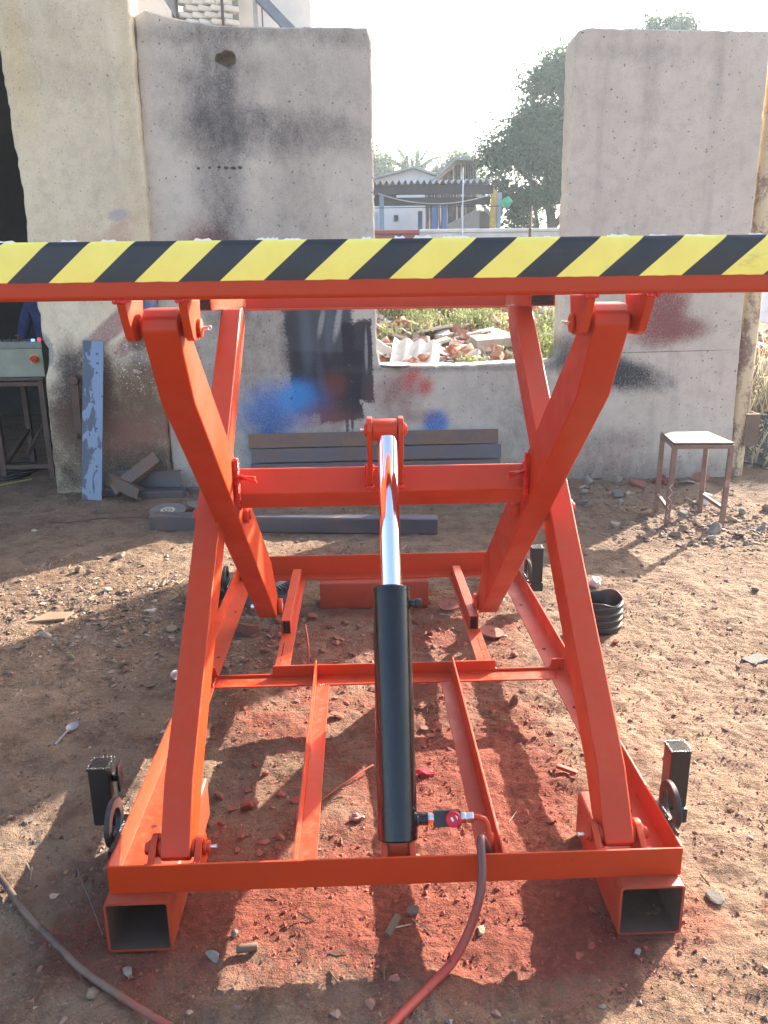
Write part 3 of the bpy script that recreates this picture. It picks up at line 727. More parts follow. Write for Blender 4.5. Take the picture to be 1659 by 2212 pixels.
for x in XO:
    b = B(); b.prism(outer_poly, 'x', x - WOUT / 2, x + WOUT / 2, 0.0055, 3)
    L_part('outer_arm', b)
# centre pivots
PC = (2.357, 0.843)
for xi, xo, s in ((XI[0], XO[0], -1), (XI[1], XO[1], 1)):
    b = B()
    b.cyl((xi - s * 0.062, PC[0], PC[1]), (xo + s * 0.056, PC[0], PC[1]), 0.017, n=18, bev=0.003)
    p_ = L_part('centre_pin', b)
    b = B(); b.cyl((xi - s * 0.038, PC[0], PC[1]), (xi - s * 0.054, PC[0], PC[1]), 0.030, n=6, bev=0.003); LIFT.part('nut', b, RED, p_)
    b = B(); b.cyl((xo + s * 0.037, PC[0], PC[1]), (xo + s * 0.048, PC[0], PC[1]), 0.028, n=18, bev=0.003); LIFT.part('washer', b, RED, p_)
# bottom hinges of the outer arms
PB = (1.638, 0.207)
def lug_yz(name, x, th, P, parent=None):
    b = B(); b.prism(P, 'x', x - th / 2, x + th / 2, 0.002); return L_part(name, b, RED, parent)
def arc(cy_, cz_, r, a0, a1, n=8):
    return [(cy_ + r * math.cos(math.radians(a0 + (a1 - a0) * i / n)), cz_ + r * math.sin(math.radians(a0 + (a1 - a0) * i / n))) for i in range(n + 1)]
for x in XO:
    for s in (-1, 1):
        xl = x + s * 0.0545
        lg = lug_yz('hinge_lug', xl, 0.016, [(1.572, ZB + t6 + .001), (1.675, ZB + t6 + .001)] + arc(1.645, 0.207, 0.030, 0, 115, 8) + [(1.585, 0.205), (1.572, 0.200)])
    b = B(); b.cyl((x - 0.078, PB[0], PB[1]), (x + 0.078, PB[0], PB[1]), 0.015, n=18, bev=0.002); pn = L_part('hinge_pin', b)
    for s in (-1, 1):
        b = B(); b.cyl((x + s * 0.063, PB[0], PB[1]), (x + s * 0.070, PB[0], PB[1]), 0.020, n=20, bev=0.002); LIFT.part('washer', b, RED, pn)
        b = B(); b.cyl((x + s * 0.036, PB[0], PB[1]), (x + s * 0.046, PB[0], PB[1]), 0.024, 0.021, n=20, bev=0.003); LIFT.part('boss', b, RED, pn)
    s = 1 if x < 0 else -1
    b = B(); b.cyl((x + s * 0.078, PB[0], PB[1]), (x + s * 0.090, PB[0], PB[1]), 0.0042, n=8); b.cyl((x + s * 0.090, PB[0], PB[1]), (x + s * 0.094, PB[0], PB[1]), 0.0055, n=8); LIFT.part('grease_nipple', b, ZINC, pn)
# rollers at the feet of the inner arms
PR = (3.122, 0.232)
for x, s in ((XI[0], 1), (XI[1], -1)):
    b = B(); b.cyl((x - s * 0.075, PR[0], PR[1] - .01), (x + s * 0.060, PR[0], PR[1] - .01), 0.012, n=16, bev=0.002); pn = L_part('roller_axle', b, ZINC)
    b = B(); b.cyl((x - s * 0.042, PR[0], PR[1] - .01), (x - s * 0.056, PR[0], PR[1] - .01), 0.020, n=6, bev=0.002); LIFT.part('nut', b, ZINC, pn)
    b = B(); b.cyl((x + s * 0.040, PR[0], PR[1] - .012), (x + s * 0.058, PR[0], PR[1] - .012), 0.036, n=24, bev=0.003); LIFT.part('roller', b, RED, pn)

# cross tube between the inner arms and the long rod lugs
TC = [(2.220, 0.940), (2.278, 1.008), (2.354, 0.944), (2.296, 0.876)]
b = B(); b.prism(TC, 'x', XI[0] + WIN / 2 - .002, XI[1] - WIN / 2 + .002, 0.009, 3); L_part('cross_tube', b)
# hydraulic cylinder
C0 = Vector((0.071, 1.612, 0.172)); C1 = Vector((0.076, 2.175, 1.130)); CD = (C1 - C0).normalized(); CL = (C1 - C0).length
def cp_(t): return C0 + CD * t
XLUG = (0.026, 0.113)
for x in XLUG:
    P = [(2.224, 0.952), (2.205, 0.968)] + [(2.143, 1.130), (2.148, 1.154), (2.160, 1.164), (2.192, 1.166), (2.206, 1.154), (2.210, 1.13)] + [(2.268, 1.014)]
    b = B(); b.prism(P, 'x', x - 0.0075, x + 0.0075, 0.002); lg = L_part('rod_lug', b)
    w = B(); rr = random.Random(8)
    for sx in (-1, 1):
        for i in range(13):
            u = i / 12; w.cyl((x + sx * 0.0085, 2.222 + 0.048 * u + rr.uniform(-.001, .001), 0.951 + 0.056 * u), (x + sx * 0.0125, 2.221 + 0.048 * u, 0.951 + 0.056 * u), 0.0055, n=8)
    for i in range(5): w.cyl((x - .008 + .004 * i, 2.214, 0.955), (x - .004 + .004 * i, 2.214, 0.955), 0.0065, n=8)
    LIFT.part('weld_bead', w, WELD, lg)
b = B(); b.cyl((XLUG[0] - 0.016, C1.y, C1.z), (XLUG[1] + 0.018, C1.y, C1.z), 0.013, n=18, bev=0.002); pn = L_part('rod_pin', b)
for x, s in ((XLUG[0], -1), (XLUG[1], 1)):
    b = B(); b.cyl((x + s * 0.008, C1.y, C1.z), (x + s * 0.0135, C1.y, C1.z), 0.019, n=20, bev=0.0015); LIFT.part('washer', b, RED, pn)
b = B(); b.cyl((XLUG[0] - .016, C1.y, C1.z), (XLUG[0] - .026, C1.y, C1.z), 0.004, n=8); LIFT.part('grease_nipple', b, ZINC, pn)
b = B(); b.cyl((XLUG[0] + 0.0085, C1.y, C1.z), (XLUG[1] - 0.0105, C1.y, C1.z), 0.0305, n=32, bev=0.003); L_part('rod_eye', b)
b = B(); b.cyl(cp_(0.590), cp_(CL - 0.026), 0.0275, n=40); L_part('piston_rod', b, CHROME)
def lathe_axis(prof, n=40):
    m = Matrix.Translation(C0) @ CD.to_track_quat('Z', 'Y').to_matrix().to_4x4()
    return B().lathe(prof, n, m)
TB0, TB1 = 0.043, 0.668
bar = lathe_axis([(0.0, TB0), (0.045, TB0), (0.0495, TB0 + .004), (0.0495, TB0 + .08), (0.0478, TB0 + .0805), (0.0478, TB0 + .0825), (0.0495, TB0 + .083), (0.0495, TB0 + .165), (0.0478, TB0 + .1655), (0.0478, TB0 + .168), (0.0495, TB0 + .1685),
                  (0.0495, TB1 - .095), (0.0478, TB1 - .0945), (0.0478, TB1 - .093), (0.0495, TB1 - .0925), (0.0495, TB1 - .058), (0.0478, TB1 - .0575), (0.0478, TB1 - .056), (0.0495, TB1 - .0555),
                  (0.0495, TB1 - .016), (0.0476, TB1 - .0155), (0.0476, TB1 - .013), (0.0495, TB1 - .0125), (0.0495, TB1 - .003), (0.047, TB1), (0.031, TB1), (0.031, TB1 - .01)])
barrel = L_part('cylinder_barrel', bar, BLACK)
# clevis at the foot
b = B(); b.prism(arc(C0.y, C0.z, 0.030, -150, -30, 6) + [(C0.y + 0.062, C0.z + 0.040), (C0.y + 0.01, C0.z + 0.068)], 'x', C0.x - 0.023, C0.x + 0.023, 0.002); L_part('cylinder_foot', b, RED)
for s in (-1, 1):
    lug_yz('cylinder_lug', C0.x + s * 0.034, 0.015, [(1.572, ZB + t6 + .001), (1.660, ZB + t6 + .001)] + arc(1.622, 0.190, 0.036, 0, 120, 7) + [(1.574, 0.205)])
b = B(); b.cyl((C0.x - 0.052, C0.y, C0.z), (C0.x + 0.052, C0.y, C0.z), 0.012, n=16, bev=0.002); pn = L_part('cylinder_pin', b, RED)
b = B(); b.cyl((C0.x + 0.052, C0.y, C0.z), (C0.x + 0.060, C0.y, C0.z), 0.004, n=8); LIFT.part('grease_nipple', b, ZINC, pn)
# ports
side = Vector((1, 0, 0))
tp = cp_(TB1 - 0.045)
b = B(); b.cyl(tp + side * 0.046, tp + side * 0.064, 0.011, n=16, bev=0.001); pt = L_part('top_port', b, BLACK)
b = B(); b.cyl(tp + side * 0.062, tp + side * 0.078, 0.0135, n=18, bev=0.0015); LIFT.part('port_plug', b, BLACK_SAT, pt)
bp = cp_(TB0 + 0.048)
b = B(); b.cyl(bp + side * 0.044, bp + side * 0.075, 0.0155, n=18, bev=0.0015); pt = L_part('bottom_port', b, BLACK)
b = B(); b.cyl(bp + side * 0.046, bp + side * 0.052, 0.0185, n=18, bev=0.0015); LIFT.part('weld_bead', b, WELD_BLACK, pt)
b = B(); b.cyl(bp + side * 0.0755, bp + side * 0.087, 0.0155, n=6, bev=0.001); b.cyl(bp + side * 0.087, bp + side * 0.0895, 0.011, n=14); LIFT.part('hex_nut', b, ZINC, pt)
vu = Vector((0, CD.y, CD.z)).normalized(); vn = Vector((0, -vu.z, vu.y))           # valve faces up and forward
mv = Matrix((( 1, vu.x, vn.x, 0), (0, vu.y, vn.y, 0), (0, vu.z, vn.z, 0), (0, 0, 0, 1)))
mv = Matrix.Translation(bp) @ mv
b = B(); b.box(0.0898, 0.156, -0.019, 0.019, -0.016, 0.016, 0.0025, mtx=mv); valve = L_part('valve_body', b, BLACK_SAT)
KN = simple('red_plastic_knob', (0.55, 0.012, 0.035), 0.3, var=0.05, bump=0)
b = B()
mk = mv @ Matrix.Translation((0.136, 0, 0.016)); b.lathe([(0.0, 0.013), (0.012, 0.013), (0.0135, 0.0155), (0.017, 0.0165), (0.0195, 0.014), (0.0195, 0.003), (0.017, 0.0), (0.0, 0.0)], 32, mk)
knob = LIFT.part('valve_knob', b, KN, valve)
WHT = simple('white_print', (0.80, 0.78, 0.75), 0.5, var=0.05, bump=0)
b = B(); b.box(-0.0075, 0.0020, -0.0025, 0.0025, 0.0131, 0.0135, mtx=mk @ Matrix.Rotation(math.radians(-62), 4, 'Z') @ Matrix.Translation((0.001, -.003, 0)))
for i in range(7):
    a0 = math.radians(-10 + i * 11); a1 = math.radians(-10 + (i + 1) * 11)
    w0 = 0.0016 * math.sin(math.pi * (i + .01) / 7); w1 = 0.0016 * math.sin(math.pi * min(1, (i + 1) / 7))
    b.mesh([mk @ Vector(((0.0095 + s * w) * math.cos(a), (0.0095 + s * w) * math.sin(a), 0.0133)) for a, w in ((a0, w0), (a1, w1)) for s in (-1, 1)], [(0, 1, 3, 2)])
LIFT.part('knob_print', b, WHT, None if False else valve)
b = B(); b.cyl(bp + side * 0.1562, bp + side * 0.168, 0.0155, n=6, bev=0.001); b.cyl(bp + side * 0.168, bp + side * 0.171, 0.011, n=14); b.cyl(bp + side * 0.171, bp + side * 0.188, 0.0138, n=6, bev=0.001)
LIFT.part('hex_nut', b, ZINC, valve)
HOSE_START = bp + side * 0.188

# corner outriggers: black post, pin and ring plate
def outrigger(xr, y, s):
    """xr: outer face of the rail, s: -1 left, 1 right"""
    b = B(); xc = xr + s * 0.095
    b.box(xc - 0.0275, xc + 0.0275, y - 0.0275, y + 0.0275, 0.128, 0.300, 0.005, 2); po = L_part('outrigger_post', b, BLACK_SAT)
    b = B(); b.box(xc - 0.0265, xc + 0.0265, y - 0.0265, y + 0.0265, 0.3002, 0.3035, 0.001); LIFT.part('end_cap', b, BLACK, po)
    w = B(); rr = random.Random(int(y * 100))
    for i in range(30):
        u = i / 30 * 4; q = u % 1; e = 0.0265
        px, py = ((-e + 2 * e * q, -e), (e, -e + 2 * e * q), (e - 2 * e * q, e), (-e, e - 2 * e * q))[int(u)]
        w.cyl((xc + px, y + py, 0.298), (xc + px + .001, y + py, 0.304), 0.0042, n=7)
    LIFT.part('weld_bead', w, WELD_BLACK, po)
    b = B(); b.box(min(xr + s * .02, xc), max(xr + s * .02, xc + 0.03 * s), y - 0.034, y + 0.024, 0.083, 0.1275, 0.004, 2); LIFT.part('pin_arm', b, BLACK_SAT, po)
    b = B(); b.ring((xr + s * 0.021, y - 0.152, 0.232), (1, 0, 0), 0.034, 0.060, 0.013, 32, 0.0015); LIFT.part('ring_plate', b, BLACK_SAT, po)
    b = B(); b.box(min(xr + s * .0015, xr + s * .0270), max(xr + s * .0015, xr + s * .0270), y - 0.205, y - 0.105, 0.135, 0.188, 0.002); LIFT.part('bracket_plate', b, BLACK_SAT, po)
    w = B()
    for i in range(16):
        yy = y - 0.245 + 0.105 * i / 15; w.cyl((xr + s * .003, yy, 0.2165), (xr + s * .004, yy + .005, 0.2175), 0.0058, n=7)
    LIFT.part('weld_bead', w, WELD_BLACK, po)
    return po
outrigger(-0.614, 1.86, -1); po_r = outrigger(0.750, 1.86, 1)
outrigger(-0.614, 3.60, -1); outrigger(0.750, 3.60, 1)
# latch strip with two screws on the left front post
b = B(); b.box(-0.664, -0.658, 1.842, 1.878, 0.225, 0.302, 0.001); b.box(-0.682, -0.6645, 1.852, 1.868, 0.25, 0.27, 0.002); L_part('latch_strip', b, BLACK)

# ---- weld beads at the frame joints
def weld_line(p0, p1, r=0.0042, mat=None):
    p0, p1 = Vector(p0), Vector(p1); d = p1 - p0; n = max(4, int(d.length / 0.006)); w = B(); q = random.Random(int(abs(p0.x * 977 + p0.y * 131) * 100))
    for i in range(n):
        c = p0 + d * ((i + .5) / n) + Vector((q.uniform(-1, 1), q.uniform(-1, 1), q.uniform(-1, 1))) * r * .25
        t_ = bmesh.new(); bmesh.ops.create_icosphere(t_, subdivisions=1, radius=r * q.uniform(.85, 1.25)); w._merge(t_, smooth=True, mtx=Matrix.Translation(c))
    L_part('weld_bead', w, WELD)
for xv in (-0.608, 0.744): weld_line((xv, 1.5705, ZB + .01), (xv, 1.5705, 0.212), .0045)
weld_line((-0.60, 1.640, ZB + t6), (-0.545, 1.640, ZB + t6)); weld_line((0.68, 1.640, ZB + t6), (0.738, 1.640, ZB + t6))
for xv, s in ((-0.181, 1), (0.324, -1)):
    weld_line((xv + s * .003, 2.6255, 0.150), (xv + s * .003, 2.6255, 0.188)); weld_line((xv + s * .007, 1.571, 0.15), (xv + s * .007, 1.571, .210)); weld_line((xv + s * .008, 2.557, ZB + t6), (xv + s * .05, 2.557, ZB + t6), .0035)
for xv in (-0.546, 0.690): weld_line((xv, 2.558, ZB + t6 + .001), (xv, 2.624, ZB + t6 + .001), .0045); weld_line((xv - .03 if xv < 0 else xv + .03, 2.625, .15), (xv - .03 if xv < 0 else xv + .03, 2.625, .186))
for xv in (-0.341, -0.302, 0.436, 0.475): weld_line((xv, 3.636, 0.15), (xv, 3.636, 0.20), .0045)
for xv in (-0.607, 0.743): weld_line((xv, 3.705, ZB + .01), (xv, 3.705, .21), .005)
for x in XO:
    for s in (-1, 1): weld_line((x + s * 0.0545 - .009, 1.5715, 0.2135), (x + s * 0.0545 + .009, 1.5715, 0.2135), .004)
for x in XI:
    for s in (-1, 1): weld_line((x + s * 0.060 - .014, 1.604, 1.4885), (x + s * 0.060 + .014, 1.604, 1.4885), .0055)
for xv, s in ((XI[0] + WIN / 2, 1), (XI[1] - WIN / 2, -1)): weld_line((xv + s * .002, TC[0][0], TC[0][1]), (xv + s * .002, TC[1][0], TC[1][1]), .005); weld_line((xv + s * .002, TC[0][0], TC[0][1]), (xv + s * .002, TC[3][0], TC[3][1]), .005)
# ---- platform
PX0, PX1 = -0.87, 1.01
b = B(); b.box(PX0, PX1, 1.600, 1.668, 1.490, 1.5985, 0.010, 3); plat = L_part('platform_front_beam', b)
tp_ = B()
tp_.box(PX0 + 0.002, PX1 - 0.002, 1.5985, 1.5998, 1.5245, 1.590)
tp_.box(PX0 + 0.002, PX1 - 0.002, 1.612, 1.640, 1.5987, 1.5995)
tape = B()
V = []; F = []
prof = [(1.5988, 1.5245), (1.5988, 1.588), (1.6010, 1.5945), (1.6065, 1.5995), (1.640, 1.5997)]
NX = 120; rr = random.Random(4)
for i in range(NX + 1):
    x = PX0 + .003 + (PX1 - PX0 - .006) * i / NX
    for j, (y_, z_) in enumerate(prof):
        V.append((x, y_ - 0.0003 * rr.random(), z_ + (0.0006 * rr.uniform(-1, 1) if j in (0, 4) else 0)))
k_ = len(prof)
for i in range(NX):
    for j in range(k_ - 1): F.append((i * k_ + j, (i + 1) * k_ + j, (i + 1) * k_ + j + 1, i * k_ + j + 1))
tape.mesh(V, F, smooth=True); LIFT.part('hazard_tape', tape, TAPE, plat)
for x in (PX0 + .004, PX1 - .074):
    b = B(); b.box(x, x + 0.07, 1.6685, 3.85, 1.490, 1.5975, 0.006, 2); L_part('platform_side_beam', b)
b = B(); b.box(PX0, PX1, 3.8505, 3.92, 1.490, 1.5985, 0.008, 2); L_part('platform_rear_beam', b)
pk = B(); rr = random.Random(17)
for i in range(30):
    x = PX0 + .03 + (PX1 - PX0 - .06) * rr.random(); w_ = rr.uniform(.012, .045); h_ = rr.uniform(.002, .006)
    pk.mesh([(x, 1.6062, 1.5992), (x + w_, 1.6062, 1.5992), (x + w_ * .8, 1.6085, 1.5992 + h_), (x + w_ * .45, 1.608, 1.5992 + h_ * .5), (x + w_ * .15, 1.6088, 1.5992 + h_ * 1.1)], [(0, 1, 2, 3), (0, 3, 4)])
LIFT.part('peeling_tape_edge', pk, WHT, plat)
# beam joining the tops of the outer arms
b = B(); b.prism([(3.062, 1.438), (3.132, 1.438), (3.132, 1.488), (3.126, 1.488), (3.126, 1.444), (3.062, 1.444)], 'x', XO[0] + WOUT / 2, XO[1] - WOUT / 2, 0.0015); L_part('top_cross_angle', b)
# lugs under the front beam and top pins of the inner arms
PT = (1.700, 1.432)
for x in XI:
    for s in (-1, 1):
        xl = x + s * 0.060
        lug_yz('platform_lug', xl, 0.017, [(1.604, 1.4895), (1.612, 1.470), (1.646, 1.416), (1.662, 1.408)] + arc(1.704, 1.434, 0.027, -80, 20, 6) + [(1.742, 1.4895)])
    b = B(); b.cyl((x - 0.078, PT[0], PT[1]), (x + 0.078, PT[0], PT[1]), 0.015, n=18, bev=0.002); pn = L_part('platform_pin', b)
    for s in (-1, 1):
        b = B(); b.cyl((x + s * 0.069, PT[0], PT[1]), (x + s * 0.077, PT[0], PT[1]), 0.020, n=20, bev=0.002); LIFT.part('washer', b, RED, pn)
        b = B(); b.cyl((x + s * 0.038, PT[0], PT[1]), (x + s * 0.051, PT[0], PT[1]), 0.018, 0.018, n=20, bev=0.002); LIFT.part('boss', b, RED, pn)
    s = 1 if x < 0 else -1
    b = B(); b.cyl((x + s * 0.077, PT[0], PT[1]), (x + s * 0.090, PT[0], PT[1]), 0.0042, n=8); b.ring((x + s * 0.092, PT[0], PT[1]), (0, 1, 0.2), 0.003, 0.0055, 0.002, 12); LIFT.part('grease_nipple', b, ZINC, pn)
# upper roller guides, open ends towards the front
for (x0, x1) in ((-0.575, -0.492), (0.588, 0.676)):
    b = box_section(x0, x1, 2.76, 3.849, 1.446, 1.4895, 0.005); g = L_part('top_guide_channel', b)
    b = B(); b.box(x0 + .0055, x1 - .0055, 2.762, 3.80, 1.4515, 1.4835); LIFT.part('guide_dark_fill', b, BLACK, g)  # black block stands for the shade inside the open channel
# ------------------------------------------------------------------ box tubes under the lift
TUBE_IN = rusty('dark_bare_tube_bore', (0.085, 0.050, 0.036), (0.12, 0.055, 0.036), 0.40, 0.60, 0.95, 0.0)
def box_tube(label, x0, x1, y0, y1, z1, w=0.006, axis='y'):
    b = B()
    r = 0.010
    def rounded(a0, a1, c0, c1, r, n=4):
        P = []
        for (cx_, cz_, st) in ((a1 - r, c1 - r, 0), (a0 + r, c1 - r, 90), (a0 + r, c0 + r, 180), (a1 - r, c0 + r, 270)):
            for i in range(n + 1):
                a = math.radians(st + 90 * i / n); P.append((cx_ + r * math.cos(a), cz_ + r * math.sin(a)))
        return P
    if axis == 'y':
        O = rounded(x0, x1, 0.0, z1, r); I = rounded(x0 + w, x1 - w, w, z1 - w, r - 0.004)
        V = [(p[0], y, p[1]) for y in (y0, y1) for p in O] + [(p[0], y, p[1]) for y in (y0, y1) for p in I]
    else:
        O = rounded(y0, y1, 0.0, z1, r); I = rounded(y0 + w, y1 - w, w, z1 - w, r - 0.004)
        V = [(x, p[0], p[1]) for x in (x0, x1) for p in O] + [(x, p[0], p[1]) for x in (x0, x1) for p in I]
    n = len(O); F = []
    for i in range(n):
        j = (i + 1) % n
        F.append((i, j, n + j, n + i)); F.append((2 * n + i, 3 * n + i, 3 * n + j, 2 * n + j))
        F.append((i, 2 * n + i, 2 * n + j, j)); F.append((n + i, n + j, 3 * n + j, 3 * n + i))
    b.mesh(V, F)
    o = obj('box_tube', b, RED_DULL, off=((x0 + x1) / 2, (y0 + y1) / 2, 0))
    o.location.z = 0.003
    o.data.materials.append(TUBE_IN); cx0, cy0 = (x0 + x1) / 2, (y0 + y1) / 2
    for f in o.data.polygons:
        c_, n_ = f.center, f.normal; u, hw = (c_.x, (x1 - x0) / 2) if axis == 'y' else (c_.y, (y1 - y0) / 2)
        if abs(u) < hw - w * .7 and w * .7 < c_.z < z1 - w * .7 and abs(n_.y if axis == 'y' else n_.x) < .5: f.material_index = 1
    tag(o, label, 'steel tube')
    return o
ZT = 0.1375
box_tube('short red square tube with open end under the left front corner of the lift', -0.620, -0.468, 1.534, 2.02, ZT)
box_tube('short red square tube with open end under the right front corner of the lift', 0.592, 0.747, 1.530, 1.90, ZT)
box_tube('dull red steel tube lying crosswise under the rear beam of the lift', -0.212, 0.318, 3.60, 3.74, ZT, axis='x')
# ------------------------------------------------------------------ steel stock by the wall
def channel_profile(h, d, w=0.006):
    """C section in (y,z): web towards -y"""
    return [(0, 0), (d, 0), (d, w), (w, w), (w, h - w), (d, h - w), (d, h), (0, h)]
def channel(name, label, x0, x1, y, z, h, d, tilt, m, group, rz=0.0, lip=0.0):
    b = B(); P = channel_profile(h, d); b.prism(P, 'x', x0, x1, 0.002, 1)
    if lip: b.box(x0, x1, -0.012, 0.03, h + 0.0005, h + 0.008, 0.002)
    o = obj(name, b, m)
    o.location = (0, y, z); o.rotation_euler = (tilt, 0, rz)
    tag(o, label, 'steel channel', group); return o
channel('steel_channel', 'uppermost long rusty brown steel channel stacked against the low concrete wall', -0.865, 1.085, 6.055, 0.345, 0.112, 0.06, math.radians(-14), MILL_BROWN, 'long steel channels by the wall', 0.018)
channel('steel_channel', 'middle long grey steel channel in the stack against the low concrete wall', -0.845, 1.105, 6.030, 0.235, 0.105, 0.06, math.radians(-10), MILL, 'long steel channels by the wall', 0.014)
channel('steel_channel', 'bottom two-tone steel channel lying lowest against the low concrete wall', -0.855, 1.10, 6.005, 0.02, 0.205, 0.08, math.radians(-7), MILL, 'long steel channels by the wall', 0.012)
# square tube on the ground
b = B(); b.box(-0.95, 0.95, -0.055, 0.055, 0, 0.108, 0.010, 3); b.box(-0.951, 0.951, -0.044, 0.044, 0.011, 0.097)
o = obj('square_tube', b, MILL); o.location = (-0.455, 4.965, -0.004); o.rotation_euler = (0, 0, math.radians(-6.8)); tag(o, 'long grey square steel tube lying on the ground behind the lift', 'steel tube')

def _plank():
    k = NB('mill_scale_sky_blue', 0.32, 0.35); p = k.co('Object')
    n = k.noise(k.mapv(p, (1.6, 1, 0.8)), 7.5, 4, 0.55, 0.5); vo = k.voro(p, 26); vr = k.sep(k.voro(p, 26, out='Color'))
    sx_ = k.sep(p); f = k.rng(k.math('SUBTRACT', n, k.math('MULTIPLY', sx_[0], 1.3)), 0.50, 0.54)
    dots = k.math('MULTIPLY', k.rng(vo, 0.34, 0.24), k.rng(vr[0], 0.62, 0.66))
    c = k.mix(k.math('MAXIMUM', f, dots), (0.155, 0.20, 0.29), (0.06, 0.07, 0.10))  # blue in the colour stands for sky reflected off the steel
    c = k.mix(k.rng(k.noise(p, 40, 4), 0.6, 0.7, 0, 0.3), c, (0.12, 0.11, 0.12))
    k.set('Base Color', c); k.bump(f, 0.1, 0.002); return k.m
b = B(); b.box(-0.076, 0.076, -0.010, 0.010, 0, 1.195, 0.003)
o = obj('steel_plank', b, _plank()); o.location = (-2.052, 5.868, 0.0); o.rotation_euler = (math.radians(-10.2), math.radians(3.6), 0)
tag(o, 'mottled blue steel plank leaning upright against the sooty plaster wall', 'steel plank')

# offcuts at the foot of the plaster wall
def offcut(label, L, h, d, loc, rot, m):
    b = B(); b.prism(channel_profile(h, d, 0.007), 'x', -L / 2, L / 2, 0.004, 2)
    o = obj('channel_offcut', b, m); o.location = loc; o.rotation_euler = rot; tag(o, label, 'steel offcut', 'steel offcuts by the plaster wall'); return o
offcut('brown channel offcut propped up slanting on the other scraps by the plaster wall', 0.42, 0.10, 0.055, (-1.70, 5.90, 0.16), (math.radians(-38), math.radians(-35), math.radians(12)), MILL_BROWN)
offcut('brown channel offcut with its open end forward beside the blue steel plank', 0.36, 0.09, 0.06, (-1.83, 5.86, 0.06), (math.radians(-12), math.radians(12), math.radians(-35)), MILL_BROWN)
offcut('blue grey channel offcut flat against the foot of the plaster wall', 0.62, 0.13, 0.055, (-1.72, 6.045, 0.05), (math.radians(-6), 0, math.radians(-2)), MILL)
b = B(); b.box(-0.19, 0.19, -0.05, 0.05, 0, 0.055, 0.006); b.box(-0.1905, 0.1905, -0.043, 0.043, 0.007, 0.048); o = obj('flat_tube', b, MILL); o.location = (-1.545, 5.92, 0.0); o.rotation_euler = (0, 0, math.radians(4)); tag(o, 'short dark flat steel tube lying by the foot of the plaster wall', 'steel tube')
b = B(); b.box(-0.42, 0.42, -0.03, 0.03, 0, 0.045, 0.005); o = obj('flat_bar', b, MILL); o.location = (-1.60, 6.02, 0.0); o.rotation_euler = (0, 0, math.radians(1)); tag(o, 'dark steel bar on the ground between the offcuts and the wall', 'steel bar')
# crank handle hanging on the plaster wall
b = B(); b.prism([(-0.035, -0.25), (0.020, -0.25), (0.034, 0.19), (-0.022, 0.20)], 'y', 6.055, 6.075, 0.006); b.cyl((0.01, 6.02, 0.19), (0.005, 6.115, 0.19), 0.035, n=18, bev=0.004)
b.cyl((-0.012, 5.99, -0.235), (-0.008, 6.07, -0.235), 0.021, n=14, bev=0.004)
o = obj('crank_handle', b, TABLE_STEEL); o.location = (-2.155, 0, 0.70); tag(o, 'dark iron crank handle hanging on the sooty plaster wall', 'handle')

# grinding discs
def _disc_mat():
    k = NB('grey_grinding_disc', 0.85); p = k.geo(); k.set('Base Color', k.mix(k.rng(k.noise(p, 160, 3), .4, .7), (0.115, 0.10, 0.095), (0.20, 0.175, 0.16))); k.bump(k.noise(p, 350, 2), .5, .003); return k.m
DISC = _disc_mat(); PAPER = simple('worn_paper_label', (0.55, 0.48, 0.34), 0.8, var=0.35, scale=40, bump=0); DARKP = simple('dark_paper_print', (0.07, 0.07, 0.075), 0.7, var=0.3, scale=50, bump=0)
REDDISC = painted('red_dusted_disc', (0.27, 0.085, 0.055), 0.8, var=0.4)
def grinding_disc(label, loc, r, tilt, group, dm=DISC, lm=PAPER, w=0.004):
    T = Thing('grinding_disc', label, 'grinding disc', loc, group); T.o.rotation_euler = (tilt[0], tilt[1], tilt[2])
    b = B(); b.ring((0, 0, 0), (0, 0, 1), r * 0.085, r, w, 40, 0.0008); T.part('abrasive', b, dm, local=True)
    b = B(); b.ring((0, 0, w / 2 + .0006), (0, 0, 1), r * 0.26, r * 0.40, 0.0008, 32); b.ring((0, 0, w / 2 + .0006), (0, 0, 1), r * 0.09, r * 0.16, 0.0008, 24); T.part('paper_label', b, lm, local=True)
    return T
grinding_disc('large grey grinding disc with a pale ring label behind the square tube', (-1.35, 5.33, 0.055), 0.125, (math.radians(8), math.radians(-2), 0.3), 'grinding discs behind the tube')
grinding_disc('large grey grinding disc with a torn dark label, partly behind the lift arm', (-1.12, 5.44, 0.055), 0.120, (math.radians(10), math.radians(6), 1.2), 'grinding discs behind the tube', lm=DARKP)
grinding_disc('grinding disc lying flat on the broken sill of the wall gap', (0.285, 6.285, 0.951), 0.135, (0.02, 0.02, 0), None, dm=simple('pale_worn_disc', (0.40, 0.36, 0.31), 0.85, var=0.25), w=0.007)
grinding_disc('small red-dusted grinding disc on the gravel behind the cylinder', (0.418, 3.575, 0.022), 0.052, (0.15, -0.1, 0), 'small discs under the lift', dm=REDDISC, lm=REDDISC, w=0.006)
grinding_disc('small red-dusted grinding disc on the soil beside the right rail of the lift', (0.575, 3.27, 0.012), 0.056, (0.05, 0.12, 0), 'small discs under the lift', dm=REDDISC, lm=REDDISC, w=0.006)
# wire on the ground
b = B(); pts = [(-2.16, 5.30, gz(-2.16, 5.3) + .006), (-2.02, 5.25, gz(-2.02, 5.25) + .010), (-1.80, 5.27, gz(-1.8, 5.27) + .022), (-1.60, 5.26, gz(-1.6, 5.26) + .03), (-1.46, 5.20, .045)]
b.sweep(pts, 0.0045, 7); o = obj('steel_wire', b, TABLE_STEEL); tag(o, 'thin dark wire on the ground leading to the square steel tube', 'wire')

